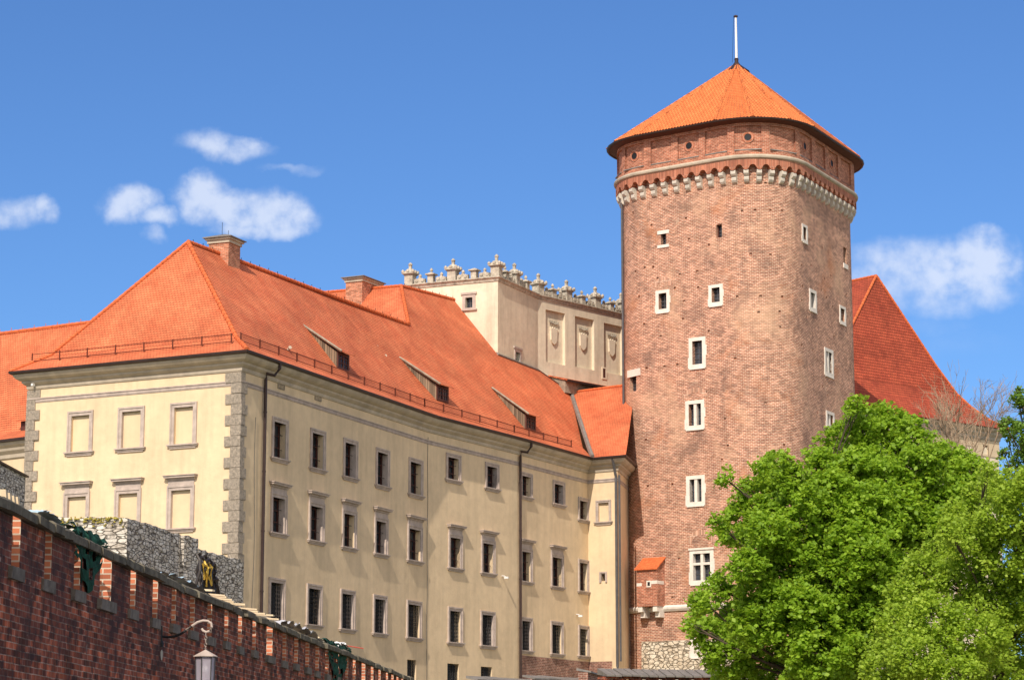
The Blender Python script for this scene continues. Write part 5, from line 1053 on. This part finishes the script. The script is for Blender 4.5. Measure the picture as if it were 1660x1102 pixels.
# ================================================================== low outworks at the foot of the palace and tower
def lowwall(name, pts, zc_, label, slots=False, capw=.35, m_='lowbrick', thick=.5, caph=.16):
    P = Path([v2(p) for p in pts]); r_ = root(name, (*P.P[0], 0), label, 'wall'); mb = MB(); zs0 = zc_ - caph; L = P.S[-1]
    if slots:
        n = int(L / .78); hs_ = [(L * (i + .35) / n, L * (i + .65) / n, zs0 - .75, zs0 - .12, .3) for i in range(n)]; wall(mb, P, -1, zs0, hs_)
    else: wall(mb, P, -1, zs0)
    Q = P.offset(-thick)
    for i in range(len(Q) - 1): mb.face([(*Q[i + 1], -1), (*Q[i], -1), (*Q[i], zs0 - (.9 if slots else 0)), (*Q[i + 1], zs0 - (.9 if slots else 0))]) 
    for i in (0, -1): mb.face([(*P.P[i], -1), (*Q[i], -1), (*Q[i], zs0), (*P.P[i], zs0)])
    mb.build('brick_face', m_, r_)
    s_ = 0.; mb = MB()
    while s_ < L - .05:
        l_ = min(random.uniform(.35, .55) if slots else random.uniform(.8, 1.3), L - s_); B = P.basis(s_ + l_ / 2); h = l_ / 2 - .03; e = random.uniform(-.02, .02)
        mb.hexa([B.p(-h, capw * .45, zs0 + e - .03), B.p(h, capw * .45, zs0 + e - .03), B.p(h, -thick - .1, zs0 + .1), B.p(-h, -thick - .1, zs0 + .1)], [B.p(-h, capw * .45, zs0 + .05 + e), B.p(h, capw * .45, zs0 + .05 + e), B.p(h, -thick - .1, zc_ + .06 + e), B.p(-h, -thick - .1, zc_ + .06 + e)]); s_ += l_
    mb.build('capping', 'leadgrey', r_); return r_
lowwall('low_wall', [atZ(770, 1096, 4.6), atZ(872, 1101, 4.6)], 4.6, 'low wall with grey stone capping at the foot of the palace, bottom centre')
lowwall('low_wall', [atZ(862, 1094, 4.9), atZ(958, 1099.5, 4.9)], 4.9, 'low capped wall between the long downpipe and the inner corner of the palace')
lowwall('low_wall', [atZ(953, 1084, 5.3), atZ(996, 1095, 5.3)], 5.3, 'short capped wall stub beside the inner corner below the brick tower')
z5 = 5.05; lowwall('slotted_wall', [atZ(980, 1073, z5 + .3), atZ(1036, 1084, z5), atZ(1190, 1086, z5)], z5, 'low brick wall with tiny slots and shingled capping in front of the tower base', True, .6, 'wallbrick', .9, .35)

# small cameras on the walls
def camera_box(path, x, y, label, sz=.16):
    s_, z = path.hit(x, y); B = path.basis(s_); mb = MB(); mb.tube([B.p(0, 0, z + .12), B.p(0, .18, z + .1), B.p(.05, .3, z)], .03, 6); mb.bbox(B, 0, .12, .16, .16 + sz * 1.6, z - .06, z + .06); o = mb.build('security_camera', 'white'); tag(o, label, 'camera')
    
camera_box(WP, 813.6, 936, 'white security camera between the middle windows, left of the long downpipe')
camera_box(WP, 934, 998, 'white security camera beside the inner corner, above the lowest window row')
camera_box(WP, 57, 625, 'small camera under the cornice at the far left quoins', .12)

# ================================================================== trees
def leafmesh(name, centers, radii, n_spray, per, leaf, m_, parent, flat=.45, spread=.42, seed=1, tips=.22):
    g = np.random.default_rng(seed); V = []; 
    for c, r_ in zip(centers, radii):
        ns = max(3, int(n_spray * r_ * r_)); d = g.normal(size=(ns, 3)); d /= np.linalg.norm(d, axis=1)[:, None]
        rr = r_ * (g.uniform(.25, 1, ns) ** .45) * (1 + (g.random(ns) < tips) * g.uniform(.05, .55, ns)); d[:, 2] *= .85; sc = c + d * rr[:, None]
        tilt = g.normal(0, .28, (ns, 2)) + d[:, :2] * -.35      # sprays droop outwards
        for s_, t_ in zip(sc, tilt):
            k = g.integers(int(per * .6), int(per * 1.4)); ang = g.uniform(0, 2 * math.pi, k); rad = spread * np.sqrt(g.random(k)) * g.uniform(.7, 1.25)
            off = np.stack([rad * np.cos(ang), rad * np.sin(ang), g.normal(0, flat * .22, k)], 1); off[:, 2] += off[:, 0] * t_[0] + off[:, 1] * t_[1] - .12 * rad
            V.append(s_ + off)
    P = np.concatenate(V); N = len(P); nrm = g.normal(0, .55, (N, 3)) + np.array([0, -.25, .8]); nrm /= np.linalg.norm(nrm, axis=1)[:, None]
    a = np.cross(nrm, g.normal(size=(N, 3))); a /= np.linalg.norm(a, axis=1)[:, None]; b = np.cross(nrm, a); sz = leaf * g.uniform(.6, 1.3, N)[:, None]
    # a leaf: broad kite folded along its midrib
    q = np.stack([P - a * sz * .5, P - b * sz * .46 + nrm * sz * .14 + a * sz * .08, P + a * sz * .6, P + b * sz * .46 + nrm * sz * .14 + a * sz * .08], 1).reshape(-1, 3)
    base = np.array(parent['_w']); q = q - base
    me = bpy.data.meshes.new(name); me.vertices.add(len(q)); me.vertices.foreach_set('co', q.astype(np.float32).ravel())
    idx = (np.arange(N)[:, None] * 4 + np.array([0, 1, 2, 0, 2, 3])).ravel().astype(np.int32); me.loops.add(len(idx)); me.loops.foreach_set('vertex_index', idx); me.polygons.add(2 * N); me.polygons.foreach_set('loop_start', np.arange(2 * N, dtype=np.int32) * 3)
    me.update(calc_edges=True); me.materials.append(M[m_]); o = bpy.data.objects.new(name, me); COL.objects.link(o); o.parent = parent; return o, N
def limbs(mb, trunk, tops, radii, r0, seed, fork=.45, twigs=6):
    g = np.random.default_rng(seed); tb = np.array(trunk[0], float); tt = np.array(trunk[1], float)
    n = 8; pts = [tb + (tt - tb) * i / n + np.array([math.sin(i * 1.3) * .15, math.cos(i) * .12, 0]) for i in range(n + 1)]; mb.tube(pts, [r0 * (1.25 if i == 0 else 1 - .55 * i / n) for i in range(n + 1)], 10)
    for c, r_ in zip(tops, radii):
        k = g.uniform(fork, .98); s_ = tb + (tt - tb) * k; s_[2] = min(s_[2], c[2] - .5 * np.linalg.norm((c - s_)[:2])) if c[2] > tb[2] + 2 else s_[2]; s_[2] = max(s_[2], tb[2] + 1.5)
        m_ = (s_ + c) / 2 + np.array([g.normal(0, .6), g.normal(0, .6) + .5, .3 - .12 * np.linalg.norm((c - s_)[:2])]); Q = [(1 - t) ** 2 * s_ + 2 * t * (1 - t) * m_ + t * t * c for t in np.linspace(0, 1, 7)]; rb = r0 * .15; mb.tube(Q, [rb * (1 - .8 * t) + .02 for t in np.linspace(0, 1, 7)], 6)
        for j in range(twigs):
            d = g.normal(size=3); d /= np.linalg.norm(d); d[2] = abs(d[2]) * .6; e = c + d * r_ * .95; st = Q[g.integers(3, 7)]; mb.tube([st, (st + e) / 2 + g.normal(0, .12, 3), e], [.03, .018, .008], 4)
def lobes(L, Y, dY, seed):
    g = random.Random(seed); C = []; Rr = []
    for (x, y, r_, *dd) in L:
        yy = dd[0] if dd else Y + g.uniform(-dY, dY); c = atY(x, y, yy); C.append(c); Rr.append(r_ * yy * 1.03 / F)
    return C, Rr
TA = [(1530, 738, 26, 106), (1575, 768, 34, 105), (1608, 800, 36, 105), (1560, 745, 22, 106), (1300, 900, 50, 103), (1345, 950, 54, 102.5), (1285, 985, 50, 102.5), (1385, 1010, 56, 103), (1235, 900, 36, 104), (1225, 1010, 44, 102.5), (1330, 1060, 60, 102), (1430, 930, 54, 103), (1450, 990, 54, 103), (1255, 830, 32, 104), (1450, 848, 44, 103), (1505, 862, 40, 103.5), (1420, 812, 40, 102.5), (1375, 838, 44, 103), (1470, 815, 36, 103), (1545, 805, 36, 104), (1530, 855, 36, 103), (1350, 790, 36, 103), (1440, 765, 44, 104), (1390, 755, 40, 105), (1490, 790, 42, 104), (1330, 800, 40, 104), (1400, 850, 50, 103), (1400, 690, 36), (1437, 678, 26), (1365, 715, 34), (1470, 712, 34), (1425, 735, 44), (1530, 752, 34), (1495, 745, 32), (1560, 770, 30), (1250, 772, 32), (1225, 800, 30), (1290, 770, 26), (1335, 752, 30), (1305, 812, 42), (1205, 835, 28), (1190, 868, 26), (1245, 858, 40),
      (1375, 800, 50), (1450, 800, 50), (1520, 820, 46), (1285, 890, 46), (1350, 880, 52), (1210, 915, 28), (1165, 952, 24), (1140, 975, 20), (1240, 950, 44), (1310, 965, 50), (1400, 900, 56), (1480, 900, 52), (1560, 850, 40), (1390, 975, 52),
      (1150, 1030, 30), (1195, 1000, 36), (1180, 1065, 40), (1250, 1040, 50), (1330, 1050, 56), (1410, 1050, 50), (1200, 1110, 44), (1290, 1110, 60), (1380, 1120, 60), (1130, 1000, 14), (1175, 775, 12), (1160, 845, 12), (1388, 655, 14), (1270, 742, 12), (1468, 683, 14), (1120, 1010, 10), (1250, 745, 12), (1500, 712, 12)]
YA = 106
tA = root('maple_tree', (*atY(1340, 1000, YA + 1)[:2], gz(14, YA + 1)), 'large bright green maple tree in front of the lower right of the brick tower', 'tree')
CA, RA = lobes(TA, YA, 4.5, 11); o, n1 = leafmesh('crown', CA, RA, 58, 30, .19, 'leafA', tA, seed=3, spread=.34)
mb = MB(); b_ = np.array(tA['_w']); limbs(mb, (b_, b_ + np.array([0, 0, 9.])), CA, RA, .42, 4, .3, 5); mb.build('trunk', 'bark', tA)
TB = [(1632, 790, 34), (1590, 800, 30), (1560, 835, 30), (1625, 840, 44), (1670, 800, 40), (1575, 880, 44), (1640, 900, 52), (1530, 900, 36), (1500, 930, 34), (1560, 945, 48), (1630, 970, 56), (1470, 970, 34), (1510, 1000, 44), (1450, 1010, 30), (1580, 1030, 54), (1660, 1040, 54), (1480, 1060, 46), (1430, 1085, 34), (1540, 1090, 54), (1620, 1110, 60), (1690, 880, 50), (1700, 980, 60), (1460, 1120, 40), (1540, 860, 20), (1600, 765, 14), (1425, 1050, 16)]
YB = 90
tB = root('maple_tree', (*atY(1625, 1000, YB + 2)[:2], gz(19, YB)), 'yellow green young-leaved maple tree at the bottom right edge', 'tree')
CB, RB_ = lobes(TB, YB, 3.2, 12); o, n2 = leafmesh('crown', CB, RB_, 88, 30, .135, 'leafB', tB, seed=5, spread=.27, flat=.6)
mb = MB(); b_ = np.array(tB['_w']); limbs(mb, (b_, b_ + np.array([0, 0, 7.])), CB, RB_, .34, 6, .3, 5); mb.build('trunk', 'bark', tB)
TCc = [(1760, 700, 40), (1740, 640, 36), (1790, 760, 44), (1730, 820, 46), (1800, 840, 50), (1700, 850, 40), (1652, 645, 12), (1668, 660, 18), (1640, 690, 14), (1660, 700, 16), (1635, 712, 10), (1628, 686, 8), (1655, 735, 12), (1640, 755, 10), (1690, 720, 34), (1700, 660, 34), (1662, 768, 14), (1628, 735, 8), (1700, 780, 30), (1652, 632, 6)]
YC = 128
tC = root('oak_tree', (*atY(1720, 1000, YC)[:2], gz(29, YC)), 'dull green tree reaching in from the right edge beside the red roof corner', 'tree')
CC, RC = lobes(TCc, YC, 2, 13); o, n3 = leafmesh('crown', CC, RC, 80, 26, .16, 'leafC', tC, seed=8, spread=.26)
mb = MB(); b_ = np.array(tC['_w']); limbs(mb, (b_, atY(1712, 760, YC)), CC, RC, .3, 9, .5, 5); mb.build('trunk', 'bark', tC)
# leafless tree rising between the red roof and the maple
def bare(name, px_, Y, tops, label, seed, r0=.16):
    g = np.random.default_rng(seed); base = atY(px_, 900, Y); base[2] = gz(base[0], Y); t_ = root(name, tuple(base), label, 'tree', None); mb = MB(); tw = MB()
    fork = atY(px_, 800, Y); mb.tube([base, (base + fork) / 2 + (.2, 0, 0), fork], [r0 * 1.4, r0 * 1.1, r0 * .8], 8)
    def grow(p, d, L, r_, dep):
        q = [p]; 
        for i in range(3): d = d + g.normal(0, .10, 3); d /= np.linalg.norm(d); q.append(q[-1] + d * L / 3)
        (mb if dep < 1 else tw).tube(q, [r_, r_ * .85, r_ * .7, r_ * .5], 5 if dep < 2 else 3, False)
        if dep < 4:
            for k in range(g.integers(3, 5) if dep < 3 else 3):
                s_ = q[g.integers(1, 4)]; dd = d + g.normal(0, .42, 3); dd[2] += .15; dd /= np.linalg.norm(dd); grow(s_, dd, L * g.uniform(.5, .72), max(r_ * .55, .011), dep + 1)
    for (x, y) in tops:
        e = atY(x, y, Y + g.uniform(-1.5, 1.5)); v = e - fork; L = np.linalg.norm(v); grow(fork, v / L, L * .62, r0 * .5, 0)
    mb.build('trunk', 'twig', t_); tw.build('twigs', 'twig', t_)
bare('bare_tree', 1545, 140, [(1490, 650), (1520, 640), (1545, 645), (1575, 655), (1500, 690)], 'leafless pale twigged tree before the foot of the steep red roof', 21)
bare('bare_tree', 1585, 150, [(1575, 640), (1600, 645), (1615, 665), (1560, 650)], 'thin leafless tree farther right, its twigs against the sky beside the red roof', 22, .12)
print('leaves', n1, n2, n3)
for o in list(bpy.data.objects):
    if '_w' in o: del o['_w']
